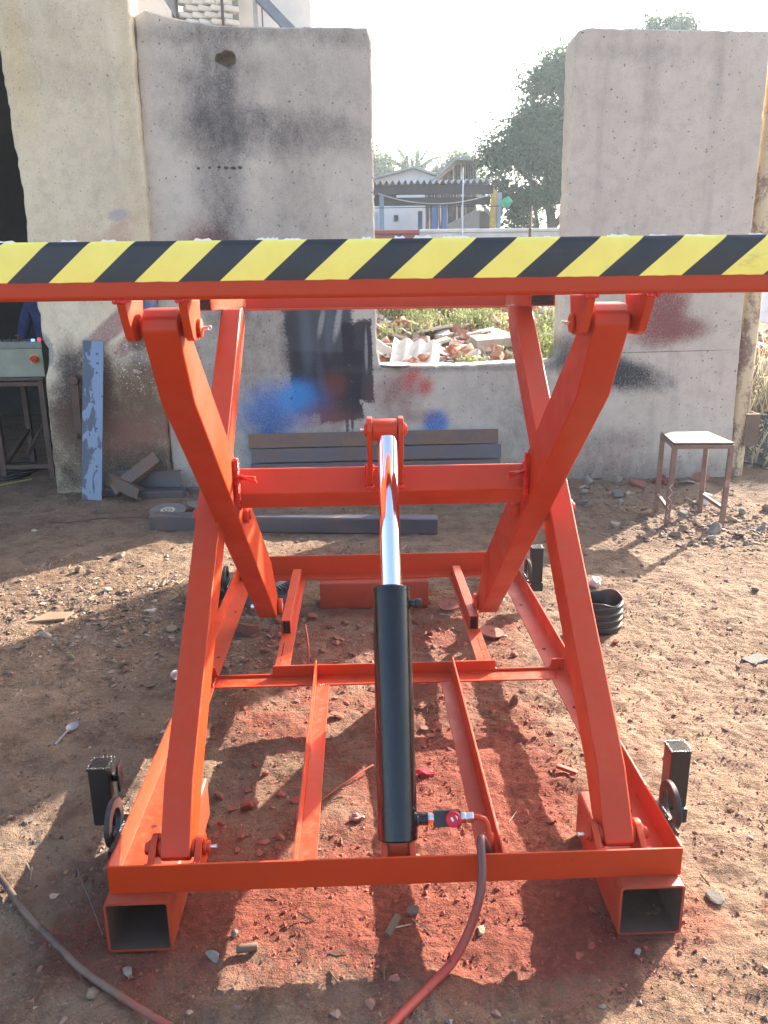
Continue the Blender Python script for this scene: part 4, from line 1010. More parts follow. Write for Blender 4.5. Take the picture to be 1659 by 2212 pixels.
# ------------------------------------------------------------------ stool
def _stooltop():
    k = NB('worn_wood_top', 0.75); p = k.co('Object'); n = k.noise(k.mapv(p, (2, 9, 9)), 4, 6, 0.65)
    c = k.mix(k.rng(n, .38, .7), (0.105, 0.086, 0.067), (0.07, 0.05, 0.04)); c = k.mix(k.rng(k.noise(p, 22, 4, .7), .60, .66, 0, .8), c, (0.12, 0.09, 0.08))
    k.set('Base Color', c); k.bump(n, .35, .005); return k.m
ST = Thing('stool', 'square metal stool with a worn pale top standing on debris before the right wall', 'stool', (2.20, 5.01, 0))
H = 0.565
Q = [(1.965, 4.81), (2.345, 4.79), (2.355, 5.20), (2.035, 5.215)]     # corners: front left, front right, back right, back left
LG = [(2.005, 4.945), (2.355, 4.905), (2.395, 5.285), (2.075, 5.305)]
b = B(); b.mesh([(x, y, H - .012) for x, y in Q] + [(x, y, H) for x, y in Q], [(0, 1, 2, 3), (4, 5, 6, 7), (0, 1, 5, 4), (1, 2, 6, 5), (2, 3, 7, 6), (3, 0, 4, 7)])
bmesh.ops.bevel(b.bm, geom=list(b.bm.edges), offset=0.003, segments=1, affect='EDGES'); ST.part('seat', b, _stooltop())
def bar(b, p0, p1, w):
    p0, p1 = Vector(p0), Vector(p1); d = p1 - p0
    m = Matrix.Translation((p0 + p1) / 2) @ d.to_track_quat('Z', 'Y').to_matrix().to_4x4()
    b.box(-w / 2, w / 2, -w / 2, w / 2, -d.length / 2, d.length / 2, 0.003, 1, mtx=m); return b
for i in range(4):
    x, y = Q[i]; cx_, cy_ = 2.18, 5.0
    tx, ty = x + (cx_ - x) * .07, y + (cy_ - y) * .07
    fx, fy = LG[i]
    b = B(); bar(b, (tx, ty, H - 0.014), (tx + (fx - tx) * .45, ty + (fy - ty) * .45, gz(fx, fy) - .02), 0.031); lg = ST.part('leg', b, STOOL_STEEL)
    if i == 0:
        z = B(); ww = []
        for k_ in range(9):
            ww.append((tx + (fx - tx) * .45 * (0.45 + k_ * .06) + (-.012 if k_ % 2 else .012), ty + (fy - ty) * .45 * (0.45 + k_ * .06) - 0.0165, (H - .014) * (1 - (0.45 + k_ * .06))))
        z.sweep(ww, 0.0018, 6); ST.part('wire_binding', z, ZINC, lg)
for i, j in ((0, 1), (1, 2), (2, 3), (3, 0)):
    b = B(); bar(b, (Q[i][0] + (2.18 - Q[i][0]) * .06, Q[i][1] + (5. - Q[i][1]) * .06, H - 0.027), (Q[j][0] + (2.18 - Q[j][0]) * .06, Q[j][1] + (5. - Q[j][1]) * .06, H - 0.027), 0.026); ST.part('seat_rail', b, STOOL_STEEL)
for i, j in ((3, 0), (1, 2)):
    def lp(i, h):
        x, y = Q[i]; tx, ty = x + (2.18 - x) * .07, y + (5. - y) * .07; fx, fy = LG[i]; u = 1 - h / H
        return (tx + (fx - tx) * .45 * u, ty + (fy - ty) * .45 * u, h)
    b = B(); bar(b, lp(i, 0.12), lp(j, 0.12), 0.024); ST.part('brace', b, STOOL_STEEL)

# paper cup under the stool
CUPM = simple('white_paper_cup', (0.72, 0.70, 0.74), 0.6, var=0.1); CUPP = simple('purple_cup_print', (0.30, 0.16, 0.45), 0.6, bump=0)
CU = Thing('paper_cup', 'small white paper cup with purple print dropped behind the right leg of the stool', 'cup', (2.47, 5.42, gz(2.47, 5.42)))
m = Matrix.Translation((2.47, 5.42, gz(2.47, 5.42) + .005)) @ Matrix.Rotation(math.radians(12), 4, 'Y')
b = B(); b.lathe([(0.0, 0.0), (0.030, 0.0), (0.041, 0.075), (0.043, 0.077), (0.039, 0.075), (0.028, 0.004), (0, 0.004)], 24, m); CU.part('cup_body', b, CUPM)
b = B()
for k_ in range(7):
    a = -2.5 + k_ * 0.28
    for zz in (0.022, 0.036, 0.050):
        r_ = 0.0303 + zz * 0.147 + .0007
        b.box(-0.0032, 0.0032, -0.0004, 0.0004, zz, zz + 0.008, mtx=m @ Matrix.Rotation(a, 4, 'Z') @ Matrix.Translation((0, -r_, 0)))
CU.part('cup_print', b, CUPP)

# ribbed black plastic pot cut from a container
b = B(); PR_ = []
for i in range(4):
    z0 = 0.012 + i * 0.034; PR_ += [(0.094, z0), (0.101, z0 + .006), (0.101, z0 + .022), (0.094, z0 + .028)]
prof = [(0, 0.0), (0.086, 0.0)] + PR_ + [(0.098, 0.156), (0.094, 0.156)] + [(0.090, 0.15), (0.088, 0.02), (0, 0.016)]
b.lathe(prof, 40); bmesh.ops.scale(b.bm, vec=(1.0, 0.88, 1.0), verts=b.bm.verts)
for v in b.bm.verts:
    if v.co.z > 0.145: v.co.z += 0.008 * math.sin(math.atan2(v.co.y, v.co.x) * 2 + 1) + 0.004 * math.sin(math.atan2(v.co.y, v.co.x) * 5)
o = obj('plastic_pot', b, BLACK_PLASTIC); o.location = (1.085, 3.31, gz(1.085, 3.31) - .004); o.rotation_euler = (0.02, -0.03, 0.4); tag(o, 'ribbed black plastic pot standing on the soil right of the lift', 'pot')

# spoon
SPM = simple('translucent_white_plastic', (0.22, 0.22, 0.235), 0.35, var=0.05, bump=0)
b = B(); V = []; F = []
N = 18; RG = 5
for j in range(RG + 1):
    for i in range(N):
        a = 2 * math.pi * i / N; q = j / RG; x_, y_ = 0.024 * q * math.cos(a), 0.034 * q * math.sin(a); V.append((x_, y_, 0.004 - 0.010 * (1 - q * q)))
for j in range(RG):
    for i in range(N): F.append((j * N + i, j * N + (i + 1) % N, (j + 1) * N + (i + 1) % N, (j + 1) * N + i))
b.mesh(V, F, smooth=True); b.sweep([(0, -0.030, 0.004), (0, -0.06, 0.006), (0, -0.10, 0.004), (0, -0.135, 0.0)], [0.005, 0.004, 0.0045, 0.006], 8)
b.xf(Matrix.Scale(.82, 4))
o = obj('plastic_spoon', b, SPM); o.location = (-1.052, 2.545, gz(-1.05, 2.53) + .012); o.rotation_euler = (0.05, 0.1, math.radians(-12)); tag(o, 'clear white plastic spoon lying on the shaded soil left of the lift', 'spoon')
# crumpled foil cup lid left of the outer arm
b = B(); b.cyl((0, 0, 0), (0, 0, 0.030), 0.017, 0.021, n=20, bev=0.002); o = obj('foil_cup', b, ZINC); o.location = (-0.775, 2.90, 0.016); o.rotation_euler = (0.9, 0.2, 0.7); tag(o, 'small silver cup lying on its side behind the left arm', 'cup')
# motor flange / pulley behind the left inner arm
GREYC = rusty('grey_cast_iron', (0.13, 0.13, 0.15), (0.24, 0.12, 0.08), 0.52, 0.66, 0.5, 0.3)
PU = Thing('cast_pulley', 'grey cast iron wheel with a finned rim lying behind the left roller foot', 'pulley', (-0.56, 3.80, 0.0))
b = B(); mm = Matrix.Translation((-0.50, 3.82, 0.0)); b.lathe([(0.0, 0.0), (0.175, 0.0), (0.185, 0.012), (0.180, 0.055), (0.120, 0.085), (0.085, 0.088), (0.080, 0.13), (0.0, 0.13)], 40, mm); PU.part('wheel_body', b, GREYC)
b = B()
for k_ in range(44): b.box(-0.002, 0.002, 0.115, 0.182, 0.050, 0.088, mtx=mm @ Matrix.Rotation(2 * math.pi * k_ / 44, 4, 'Z'))
PU.part('fins', b, GREYC)
b = B(); b.cyl((-0.545, 3.76, 0.12), (-0.545, 3.76, 0.17), 0.030, n=18, bev=0.004); b.cyl((-0.47, 3.75, 0.12), (-0.47, 3.75, 0.155), 0.018, n=14, bev=0.002); PU.part('hub', b, BLACK_PLASTIC)
b = B(); b.box(-0.86, -0.70, 3.60, 3.78, 0.02, 0.11, 0.012); o = obj('motor_box', b, BLACK_PLASTIC); tag(o, 'black plastic box lying on the ground behind the left side rail', 'box')

# ------------------------------------------------------------------ hoses
def _hose():
    k = NB('rubber_hose_with_red_overspray', 0.42); p = k.geo(); n = k.noise(p, 9, 5, .6); s = k.sep(p)
    f = k.rng(k.math('ADD', k.math('MULTIPLY', s[2], 1.0), k.math('MULTIPLY', n, 0.25)), 0.16, 0.30)
    c = k.mix(f, (0.33, 0.038, 0.022), (0.13, 0.045, 0.038)); c = k.mix(k.rng(k.noise(p, 60, 4), .62, .70, 0, .7), c, (0.03, 0.025, 0.025))
    k.set('Base Color', c); k.bump(k.noise(p, 120, 3), .2, .003); return k.m
HS = HOSE_START
HT = Thing('hydraulic_hose', 'red-sprayed hydraulic hose curving from the cylinder valve down over the front beam', 'hose', (0.26, 1.5, 0))
b = B(); b.sweep([HS + Vector((-.006, 0, 0)), HS + Vector((.012, 0, 0)), HS + Vector((.026, -.003, -.004)), HS + Vector((.034, -.008, -.016)), HS + Vector((.036, -.018, -.036))], 0.0075, 12); HT.part('elbow', b, RED)
e0 = HS + Vector((.036, -.016, -.033)); e1 = HS + Vector((.036, -.046, -.090))
b = B(); b.cyl(e0, e1, 0.0125, n=14, bev=0.002); HT.part('crimp_sleeve', b, RED)
def smooth_path(P, n=8):
    P = [Vector(p) for p in P]; out = []
    for i in range(len(P) - 1):
        p0, p1, p2, p3 = P[max(i - 1, 0)], P[i], P[i + 1], P[min(i + 2, len(P) - 1)]
        for k_ in range(n):
            t = k_ / n; out.append(0.5 * ((2 * p1) + (p2 - p0) * t + (2 * p0 - 5 * p1 + 4 * p2 - p3) * t * t + (3 * p1 - p0 - 3 * p2 + p3) * t ** 3))
    out.append(P[-1]); return out
b = B(); b.sweep(smooth_path([e1 + Vector((0, .004, .008)), (0.268, 1.585, 0.245), (0.262, 1.528, 0.195), (0.252, 1.50, 0.150), (0.226, 1.475, 0.085), (0.185, 1.44, 0.035), (0.130, 1.395, 0.016), (0.045, 1.31, 0.012), (-0.05, 1.20, 0.012), (-0.10, 1.05, 0.012)]), 0.0105, 14); HT.part('hose_tube', b, _hose())
def _hose2():
    k = NB('dusty_air_hose', 0.6); p = k.geo(); n = k.noise(p, 7, 5, .6); s = k.sep(p)
    c = k.mix(k.rng(n, .42, .6), (0.150, 0.095, 0.064), (0.045, 0.025, 0.019)); f = k.rng(k.math('ADD', s[0], k.math('MULTIPLY', n, .25)), -0.50, -0.35)
    c = k.mix(f, c, (0.24, 0.055, 0.036)); k.set('Base Color', c); k.bump(k.noise(p, 90, 3), .2, .003); return k.m
b = B(); b.sweep(smooth_path([(-1.6, 2.35, 0.012), (-1.25, 2.06, 0.012), (-0.985, 1.79, 0.014), (-0.86, 1.655, 0.014), (-0.745, 1.55, 0.014), (-0.66, 1.475, 0.013), (-0.55, 1.40, 0.012), (-0.42, 1.318, 0.012), (-0.2, 1.2, 0.012)]), 0.0082, 12)
o = obj('air_hose', b, _hose2()); tag(o, 'dusty brown hose lying across the lower left corner of the yard', 'hose')
# thin welding rod beside the left tube
b = B(); b.sweep([(-0.78, 1.78, 0.012), (-0.765, 1.76, 0.055), (-0.70, 1.66, 0.045), (-0.64, 1.565, 0.022)], 0.0022, 6); o = obj('bent_wire', b, TABLE_STEEL); tag(o, 'thin bent wire sticking up beside the left front tube', 'wire')
b = B(); b.sweep([(-0.165, 1.93, 0.012), (-0.20, 2.0, 0.010), (-0.09, 2.14, 0.014), (0.005, 2.23, 0.02), (0.02, 2.25, 0.015)], 0.0028, 6); o = obj('red_wire', b, RED_DULL); tag(o, 'thin red-painted wire lying on the soil left of the cylinder', 'wire')
b = B(); b.sweep(smooth_path([(-0.236, 3.00, 0.01), (-0.235, 3.03, 0.06), (-0.245, 3.10, 0.10), (-0.255, 3.16, 0.115)], 4), 0.005, 7); o = obj('red_rod_scrap', b, RED_DULL); tag(o, 'short red scrap of rod standing up from the stones behind the cross member', 'rod')
# wrappers
def crumple(name, label, cat, loc, s, m, seed, flat=0.45):
    t = bmesh.new(); bmesh.ops.create_icosphere(t, subdivisions=2, radius=1.0); r = random.Random(seed)
    for v in t.verts: v.co = Vector((v.co.x * s * r.uniform(.6, 1.2), v.co.y * s * .6 * r.uniform(.6, 1.2), v.co.z * s * flat * r.uniform(.5, 1.3)))
    me = bpy.data.meshes.new(name); t.to_mesh(me); t.free(); me.materials.append(m)
    o = link(name, me, loc=loc, rot=(0, 0, r.uniform(0, 3))); tag(o, label, cat); return o
FOIL = simple('red_white_wrapper', (0.50, 0.20, 0.17), 0.45, var=0.5, scale=60, bump=0.2, dark=0.35)
crumple('wrapper', 'crumpled pink and white wrapper beside the left of the cylinder', 'wrapper', (-0.035, 1.985, gz(-.03, 1.98) + .009), 0.024, FOIL, 3)
crumple('wrapper', 'crumpled red wrapper on the soil right of the cylinder', 'wrapper', (0.185, 2.21, gz(.18, 2.21) + .008), 0.036, simple('red_wrapper', (0.42, 0.03, 0.04), 0.3, bump=0), 5, 0.3)
crumple('wrapper', 'crumpled pinkish paper on the sunlit soil beyond the pot', 'wrapper', (1.215, 3.83, gz(1.2, 3.83) + .02), 0.062, simple('pale_pink_paper', (0.60, 0.45, 0.43), 0.7, var=.4, scale=30, dark=.5), 8)
crumple('green_rag', 'scrap of green plastic at the left edge beside a dark stone', 'plastic scrap', (-1.235, 2.06, gz(-1.23, 2.06) + .012), 0.035, simple('green_plastic_film', (0.10, 0.33, 0.20), 0.4, bump=0), 12)

# ------------------------------------------------------------------ workshop on the left
DARKW = simple('dark_interior_wall', (0.035, 0.032, 0.034), 0.9); CSHEET = simple('grey_corrugated_sheet', (0.33, 0.33, 0.32), 0.7, var=.3)  # wall colour painted near black so the roofed interior stays dark
WS = Thing('workshop', 'dark open workshop left of the cream plaster wall', 'workshop', (-4.5, 8.5, 0))
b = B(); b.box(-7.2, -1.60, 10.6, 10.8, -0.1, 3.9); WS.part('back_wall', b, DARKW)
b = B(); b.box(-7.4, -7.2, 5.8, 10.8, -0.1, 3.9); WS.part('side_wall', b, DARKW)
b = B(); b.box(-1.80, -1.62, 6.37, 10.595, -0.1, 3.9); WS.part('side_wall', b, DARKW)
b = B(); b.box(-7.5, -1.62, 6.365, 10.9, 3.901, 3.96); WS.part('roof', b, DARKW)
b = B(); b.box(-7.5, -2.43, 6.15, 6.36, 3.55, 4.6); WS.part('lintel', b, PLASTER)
TB = Thing('work_table', 'dark steel frame table inside the workshop opening', 'table', (-2.85, 6.9, 0))
tz = 0.83
b = B(); b.box(-3.9, -2.62, 6.66, 7.35, tz, tz + 0.022, 0.003); TB.part('table_top', b, TABLE_STEEL)
for (x, y) in ((-3.05, 6.69), (-2.645, 6.69), (-3.05, 7.30), (-2.645, 7.30)):
    b = B(); b.box(x - .023, x + .023, y - .023, y + .023, 0, tz - .001, 0.003, 1); TB.part('leg', b, TABLE_STEEL)
for (p, q) in (((-3.05, 6.69, .10), (-2.645, 6.69, .10)), ((-3.05, 6.69, tz - .03), (-2.645, 6.69, tz - .03)), ((-3.05, 7.3, tz - .03), (-2.645, 7.3, tz - .03)), ((-3.05, 6.69, .10), (-3.05, 7.30, .32)), ((-2.98, 7.0, .12), (-2.75, 7.28, .60))):
    b = B(); bar(b, p, q, 0.036); TB.part('rail', b, TABLE_STEEL)
BXM = simple('pale_green_grey_enamel', (0.34, 0.36, 0.27), 0.5, var=0.3, scale=6, dark=0.7)
BX = Thing('control_box', 'pale grey-green control box with a red rotary switch on the workshop table', 'control box', (-2.9, 6.85, tz + .022))
b = B(); b.box(-3.6, -2.625, 6.74, 7.10, tz + .0225, tz + .255, 0.006, 2); bd = BX.part('box_body', b, BXM)
b = B(); b.box(-3.605, -2.62, 6.735, 7.105, tz + .2555, tz + .312, 0.005, 2); BX.part('lid', b, simple('grey_lid_enamel', (0.27, 0.28, 0.24), 0.5, var=.3))
b = B(); b.box(-2.725, -2.655, 6.733, 6.7395, tz + .135, tz + .205, 0.002); sw = BX.part('switch_plate', b, simple('yellow_switch_plate', (0.75, 0.52, 0.05), 0.45, bump=0))
b = B(); b.cyl((-2.688, 6.7328, tz + .170), (-2.688, 6.71, tz + .170), 0.030, n=24, bev=0.003); b.box(-2.722, -2.66, 6.705, 6.715, tz + .16, tz + .18, 0.003); BX.part('rotary_knob', b, simple('red_switch_plastic', (0.55, 0.03, 0.025), 0.35, bump=0), sw)
def lamp(name, col, st):
    k = NB(name, 0.3, color=col); k.set('Emission Color', col); k.set('Emission Strength', st); return k.m
b = B(); b.cyl((-2.70, 6.77, tz + .3125), (-2.70, 6.77, tz + .330), 0.014, n=16, bev=0.002); BX.part('indicator_lamp', b, lamp('lit_blue_lamp', (0.05, 0.15, 1.0), 2.0), label='lit blue indicator lamp')
b = B(); b.cyl((-2.66, 6.80, tz + .3125), (-2.66, 6.80, tz + .338), 0.012, n=16, bev=0.002); BX.part('indicator_lamp', b, lamp('lit_red_lamp', (1.0, 0.03, 0.02), 0.6), label='red indicator lamp')
b = B()
for (x, y, r_) in ((-2.90, 6.80, .016), (-2.83, 6.78, .012), (-2.78, 6.81, .014), (-2.97, 6.79, .014)): b.cyl((x, y, tz + .3125), (x + .004, y, tz + .329), r_, r_ * .9, n=6)
b.cyl((-2.84, 6.84, tz + .3125), (-2.84, 6.84, tz + .350), 0.010, n=10); b.cyl((-2.84, 6.84, tz + .350), (-2.84, 6.84, tz + .362), 0.030, n=18, bev=.003)
o = obj('loose_nuts', b, TABLE_STEEL); tag(o, 'loose nuts and a knob lying on the lid of the control box', 'nuts', kind='stuff')
b = B(); b.sweep([(-3.10, 6.25, gz(-3.1, 6.25) + .008), (-2.93, 6.45, .014), (-2.80, 6.62, .010)], 0.009, 6); bmesh.ops.scale(b.bm, vec=(1, 1, .5), verts=b.bm.verts)
def _tm():
    k = NB('yellow_tape_measure_print', .5); p = k.co('Object'); s = k.sep(p); f = k.rng(k.math('FRACT', k.math('MULTIPLY', s[1], 55)), .78, .82, 0, 1, False)
    k.set('Base Color', k.mix(f, (0.62, 0.58, 0.07), (0.03, 0.03, 0.02))); return k.m
o = obj('tape_measure', b, _tm()); tag(o, 'yellow tape measure blade lying on the ground at the workshop entrance', 'tape measure')
b = B()
for q in range(3):
    P = []
    for i in range(40):
        a = i / 39 * 2 * math.pi * 1.3 + q; P.append((-3.2 + .05 * q + (0.33 - .05 * q) * math.cos(a), 6.75 + .1 * q + (0.22) * math.sin(a), 0.012 + 0.012 * q))
    b.sweep(P, 0.009, 6)
o = obj('cable_coil', b, BLACK_PLASTIC); tag(o, 'black cable coiled on the dark workshop floor under the table', 'cable')
b = B(); b.box(-3.1, -2.75, 7.9, 8.4, 0, 0.28, 0.02); b.box(-3.08, -2.80, 7.95, 8.3, 0.281, 0.40, 0.02); o = obj('welding_set', b, simple('dark_blue_enamel', (0.035, 0.045, 0.07), .5)); tag(o, 'dark welding set on the workshop floor behind the table', 'welding set')

# worker behind the table (seen only as a sliver of blue sleeve beside the wall)
def person(label, loc, rotz):
    T = Thing('person', label, 'person', loc, rotz=rotz)
    J = {'pelvis': (0, 0, .95, .135), 'waist': (0, .01, 1.10, .125), 'chest': (0, .02, 1.32, .150), 'neck0': (0, .01, 1.47, .075), 'neck': (0, -.01, 1.54, .055), 'head': (0, -.03, 1.64, .088), 'crown': (0, -.02, 1.74, .070),
         'shL': (.17, .01, 1.43, .070), 'elL': (.25, -.03, 1.15, .048), 'wrL': (.22, -.24, 1.00, .034), 'haL': (.21, -.31, .975, .030),
         'shR': (-.17, .01, 1.43, .070), 'elR': (-.25, -.03, 1.15, .048), 'wrR': (-.22, -.24, 1.00, .034), 'haR': (-.21, -.31, .975, .030),
         'hpL': (.09, 0, .88, .100), 'knL': (.10, -.02, .49, .062), 'anL': (.10, .01, .09, .044), 'toL': (.11, -.15, .035, .036),
         'hpR': (-.09, 0, .88, .100), 'knR': (-.10, -.02, .49, .062), 'anR': (-.10, .01, .09, .044), 'toR': (-.11, -.15, .035, .036)}
    E = [('pelvis', 'waist'), ('waist', 'chest'), ('chest', 'neck0'), ('neck0', 'neck'), ('neck', 'head'), ('head', 'crown'), ('chest', 'shL'), ('shL', 'elL'), ('elL', 'wrL'), ('wrL', 'haL'), ('chest', 'shR'), ('shR', 'elR'), ('elR', 'wrR'), ('wrR', 'haR'),
         ('pelvis', 'hpL'), ('hpL', 'knL'), ('knL', 'anL'), ('anL', 'toL'), ('pelvis', 'hpR'), ('hpR', 'knR'), ('knR', 'anR'), ('anR', 'toR')]
    V = [J[k][:3] for k in J]; R_ = [J[k][3] for k in J]; names = list(J); ED = [(names.index(a), names.index(c)) for a, c in E]
    for sx in (-1, 1):                      # five fingers on each hand
        hi = names.index('haL' if sx > 0 else 'haR'); bx, by, bz = V[hi]
        for q, (ox, ln) in enumerate(((-.030, .060), (-.010, .072), (.010, .068), (.028, .054))):
            i0 = len(V); V += [(bx + ox * .6, by - .03, bz), (bx + ox, by - .03 - ln * .55, bz - .008), (bx + ox, by - .03 - ln, bz - .03)]; R_ += [.010, .009, .007]; ED += [(hi, i0), (i0, i0 + 1), (i0 + 1, i0 + 2)]
        i0 = len(V); V += [(bx - sx * .03, by + .005, bz), (bx - sx * .055, by - .03, bz - .01)]; R_ += [.011, .008]; ED += [(hi, i0), (i0, i0 + 1)]
    me = bpy.data.meshes.new('body'); me.from_pydata(V, ED, [])
    o = bpy.data.objects.new('body', me); COL.objects.link(o)
    md = o.modifiers.new('skin', 'SKIN')
    for i, v in enumerate(me.skin_vertices[0].data): v.radius = (R_[i], R_[i]); v.use_root = (i == 0)
    o.modifiers.new('sub', 'SUBSURF').levels = 2; o.modifiers['sub'].render_levels = 2
    dg = bpy.context.evaluated_depsgraph_get(); dg.update(); m2 = bpy.data.meshes.new_from_object(o.evaluated_get(dg)); o.modifiers.clear(); o.data = m2; bpy.data.meshes.remove(me)
    k = NB('work_clothes_and_skin', 0.85); p = k.co('Object'); s = k.sep(p)
    shirt = k.rng(s[2], 0.93, 0.94, 0, 1, False); c = k.mix(shirt, (0.03, 0.03, 0.045), k.mix(k.rng(k.noise(p, 14, 4), .4, .7), (0.022, 0.036, 0.13), (0.013, 0.02, 0.08)))
    skin = k.math('MAXIMUM', k.rng(s[2], 1.50, 1.51, 0, 1, False), k.math('MULTIPLY', k.rng(s[1], -.20, -.21, 0, 1, False), k.rng(s[2], 0.7, 0.71, 0, 1, False)))
    c = k.mix(skin, c, (0.22, 0.11, 0.065)); k.set('Base Color', c); k.bump(k.noise(k.mapv(p, (1, 1, 2.5)), 9, 4, .6), .6, .03)
    m2.materials.clear(); m2.materials.append(k.m); m2.polygons.foreach_set('use_smooth', [True] * len(m2.polygons)); o.parent = T.o
    b = B(); b.lathe([(0.0, .0), (.05, -.004), (.082, -.03), (.090, -.075), (.084, -.10), (.080, -.06), (0, -.02)], 24, Matrix.Translation((0, -.012, 1.835))); T.part('hair', b, simple('black_hair', (0.01, 0.009, 0.008), .5, bump=.5, bscale=200), local=True)
    SK = simple('brown_skin', (0.20, 0.10, 0.06), .6, bump=0)
    b = B(); b.mesh([(0, -.125, 1.66), (-.016, -.118, 1.625), (.016, -.118, 1.625), (0, -.145, 1.628), (0, -.112, 1.62)], [(0, 1, 3), (0, 3, 2), (1, 4, 3), (3, 4, 2)]); T.part('nose', b, SK, local=True)
    for sx in (-1, 1):
        b = B(); b.lathe([(0, -.010), (.009, -.004), (.010, 0), (.009, .004), (0, .010)], 12, Matrix.Translation((sx * .032, -.108, 1.668))); T.part('eye', b, simple('eye_white', (0.5, 0.48, 0.45), .2, bump=0), local=True)
        b = B(); b.lathe([(0, -.030), (.012, -.02), (.014, .01), (.010, .028), (0, .032)], 12, Matrix.Translation((sx * .092, -.02, 1.65))); T.part('ear', b, SK, local=True)
    b = B(); b.box(-.024, .024, -.119, -.112, 1.588, 1.594, .002); T.part('mouth', b, simple('lips', (0.16, 0.06, 0.05), .5, bump=0), local=True)
    return T
person('worker in blue work clothes standing behind the control box in the dark workshop', (-2.79, 7.45, 0.0), 0.15)
# ------------------------------------------------------------------ gravel and stones
def rock_templates(sub, n, seed, flat=(0.45, 0.8)):
    out = []; r = random.Random(seed)
    for q in range(n):
        t = bmesh.new(); bmesh.ops.create_icosphere(t, subdivisions=sub, radius=1.0)
        planes = [(Vector((r.uniform(-1, 1), r.uniform(-1, 1), r.uniform(-1, 1))).normalized(), r.uniform(0.32, 0.75)) for _ in range(10)]
        sx, sy_, sz = r.uniform(.8, 1.25), r.uniform(.6, 1.0), r.uniform(*flat)
        for v in t.verts:
            for pn, d in planes:
                e = v.co.dot(pn) - d
                if e > 0: v.co -= pn * e
            v.co *= r.uniform(.96, 1.05); v.co = Vector((v.co.x * sx, v.co.y * sy_, v.co.z * sz))
        t.verts.ensure_lookup_table(); t.faces.ensure_lookup_table()
        out.append((np.array([v.co[:] for v in t.verts]), np.array([[v.index for v in f.verts] for f in t.faces]))); t.free()
    return out
RT0 = rock_templates(1, 10, 3, (.32, .65)); RT1 = rock_templates(2, 10, 5)

def stone_cols(n, X, Y, rg):
    pal = np.array([(.235, .145, .095), (.19, .13, .095), (.28, .215, .16), (.14, .095, .07), (.25, .155, .105), (.21, .165, .135), (.33, .255, .195), (.155, .115, .095)])
    c = pal[rg.integers(0, len(pal), n)] * rg.uniform(.55, 1.35, (n, 1))
    pa = np.clip(paint_amount(X, Y) * 1.25 + rg.uniform(-.25, .2, n), 0, 1)[:, None]
    return c * (1 - pa * .9) + np.array([(.33, .075, .048)]) * pa * .9

def scatter(X, Y, S, T, seed, lift=0.12, z=None):
    rg = np.random.default_rng(seed); n = len(X)
    Z = ground_h(X, Y) if z is None else z
    Vs, Fs, Cs = [], [], []; base = 0; C = stone_cols(n, X, Y, rg)
    pick = rg.integers(0, len(T), n)
    for k in range(len(T)):
        ii = np.where(pick == k)[0]
        if not len(ii): continue
        tv, tf = T[k]; m = len(ii)
        a = rg.uniform(0, 2 * np.pi, m); ca, sa = np.cos(a), np.sin(a); tl = rg.uniform(-.45, .45, m)
        P = tv[None] * S[ii][:, None, None]
        z_ = P[..., 2] * np.cos(tl)[:, None] - P[..., 0] * np.sin(tl)[:, None]; x_ = P[..., 0] * np.cos(tl)[:, None] + P[..., 2] * np.sin(tl)[:, None]
        x2 = x_ * ca[:, None] - P[..., 1] * sa[:, None]; y2 = x_ * sa[:, None] + P[..., 1] * ca[:, None]
        W = np.stack([x2 + X[ii][:, None], y2 + Y[ii][:, None], z_ + (Z[ii] + S[ii] * lift)[:, None]], -1)
        Vs.append(W.reshape(-1, 3)); nv = tv.shape[0]
        Fs.append((tf[None] + (np.arange(m) * nv)[:, None, None] + base).reshape(-1, 3)); Cs.append(np.repeat(C[ii], nv, 0)); base += m * nv
    return np.concatenate(Vs), np.concatenate(Fs), np.concatenate(Cs)

rg = np.random.default_rng(77)
def blob(n, x, y, rx, ry): return np.stack([rg.normal(x, rx, n), rg.normal(y, ry, n)], 1)
pts = np.concatenate([blob(1500, -1.15, 3.75, .42, .28), blob(800, -1.0, 3.2, .35, .25), blob(500, -1.55, 3.6, .3, .3), blob(700, .05, 3.15, .40, .28), blob(260, -.40, 3.35, .12, .22),
                      blob(2000, 2.5, 4.70, .45, .22), blob(1100, 2.2, 5.2, .5, .35), blob(500, -1.9, 3.7, .4, .25), blob(500, 1.7, 5.7, .5, .25), blob(200, 2.2, 3.9, .5, .5), blob(120, 1.5, 3.6, .4, .5),
                      np.stack([rg.uniform(-2.6, 2.9, 3000), rg.uniform(1.2, 6.1, 3000)], 1), blob(350, .1, 2.3, .4, .5)])
S = np.clip(rg.lognormal(math.log(.0078), .55, len(pts)), .0030, .026)
far_ = pts[:, 1] > 4.4; S[far_] *= 1.35
ok = ~((np.abs(pts[:, 0] - .07) < .70) & (np.abs(pts[:, 1] - 1.57) < .05)) & (pts[:, 1] > 1.15)
V, F, Cc = scatter(pts[ok, 0], pts[ok, 1], S[ok], RT0, 5)
gm = np_mesh('gravel', V, F, STONE, smooth=False, cols=Cc); tag(link('gravel', gm), 'gravel and small stones strewn over the yard', kind='stuff')
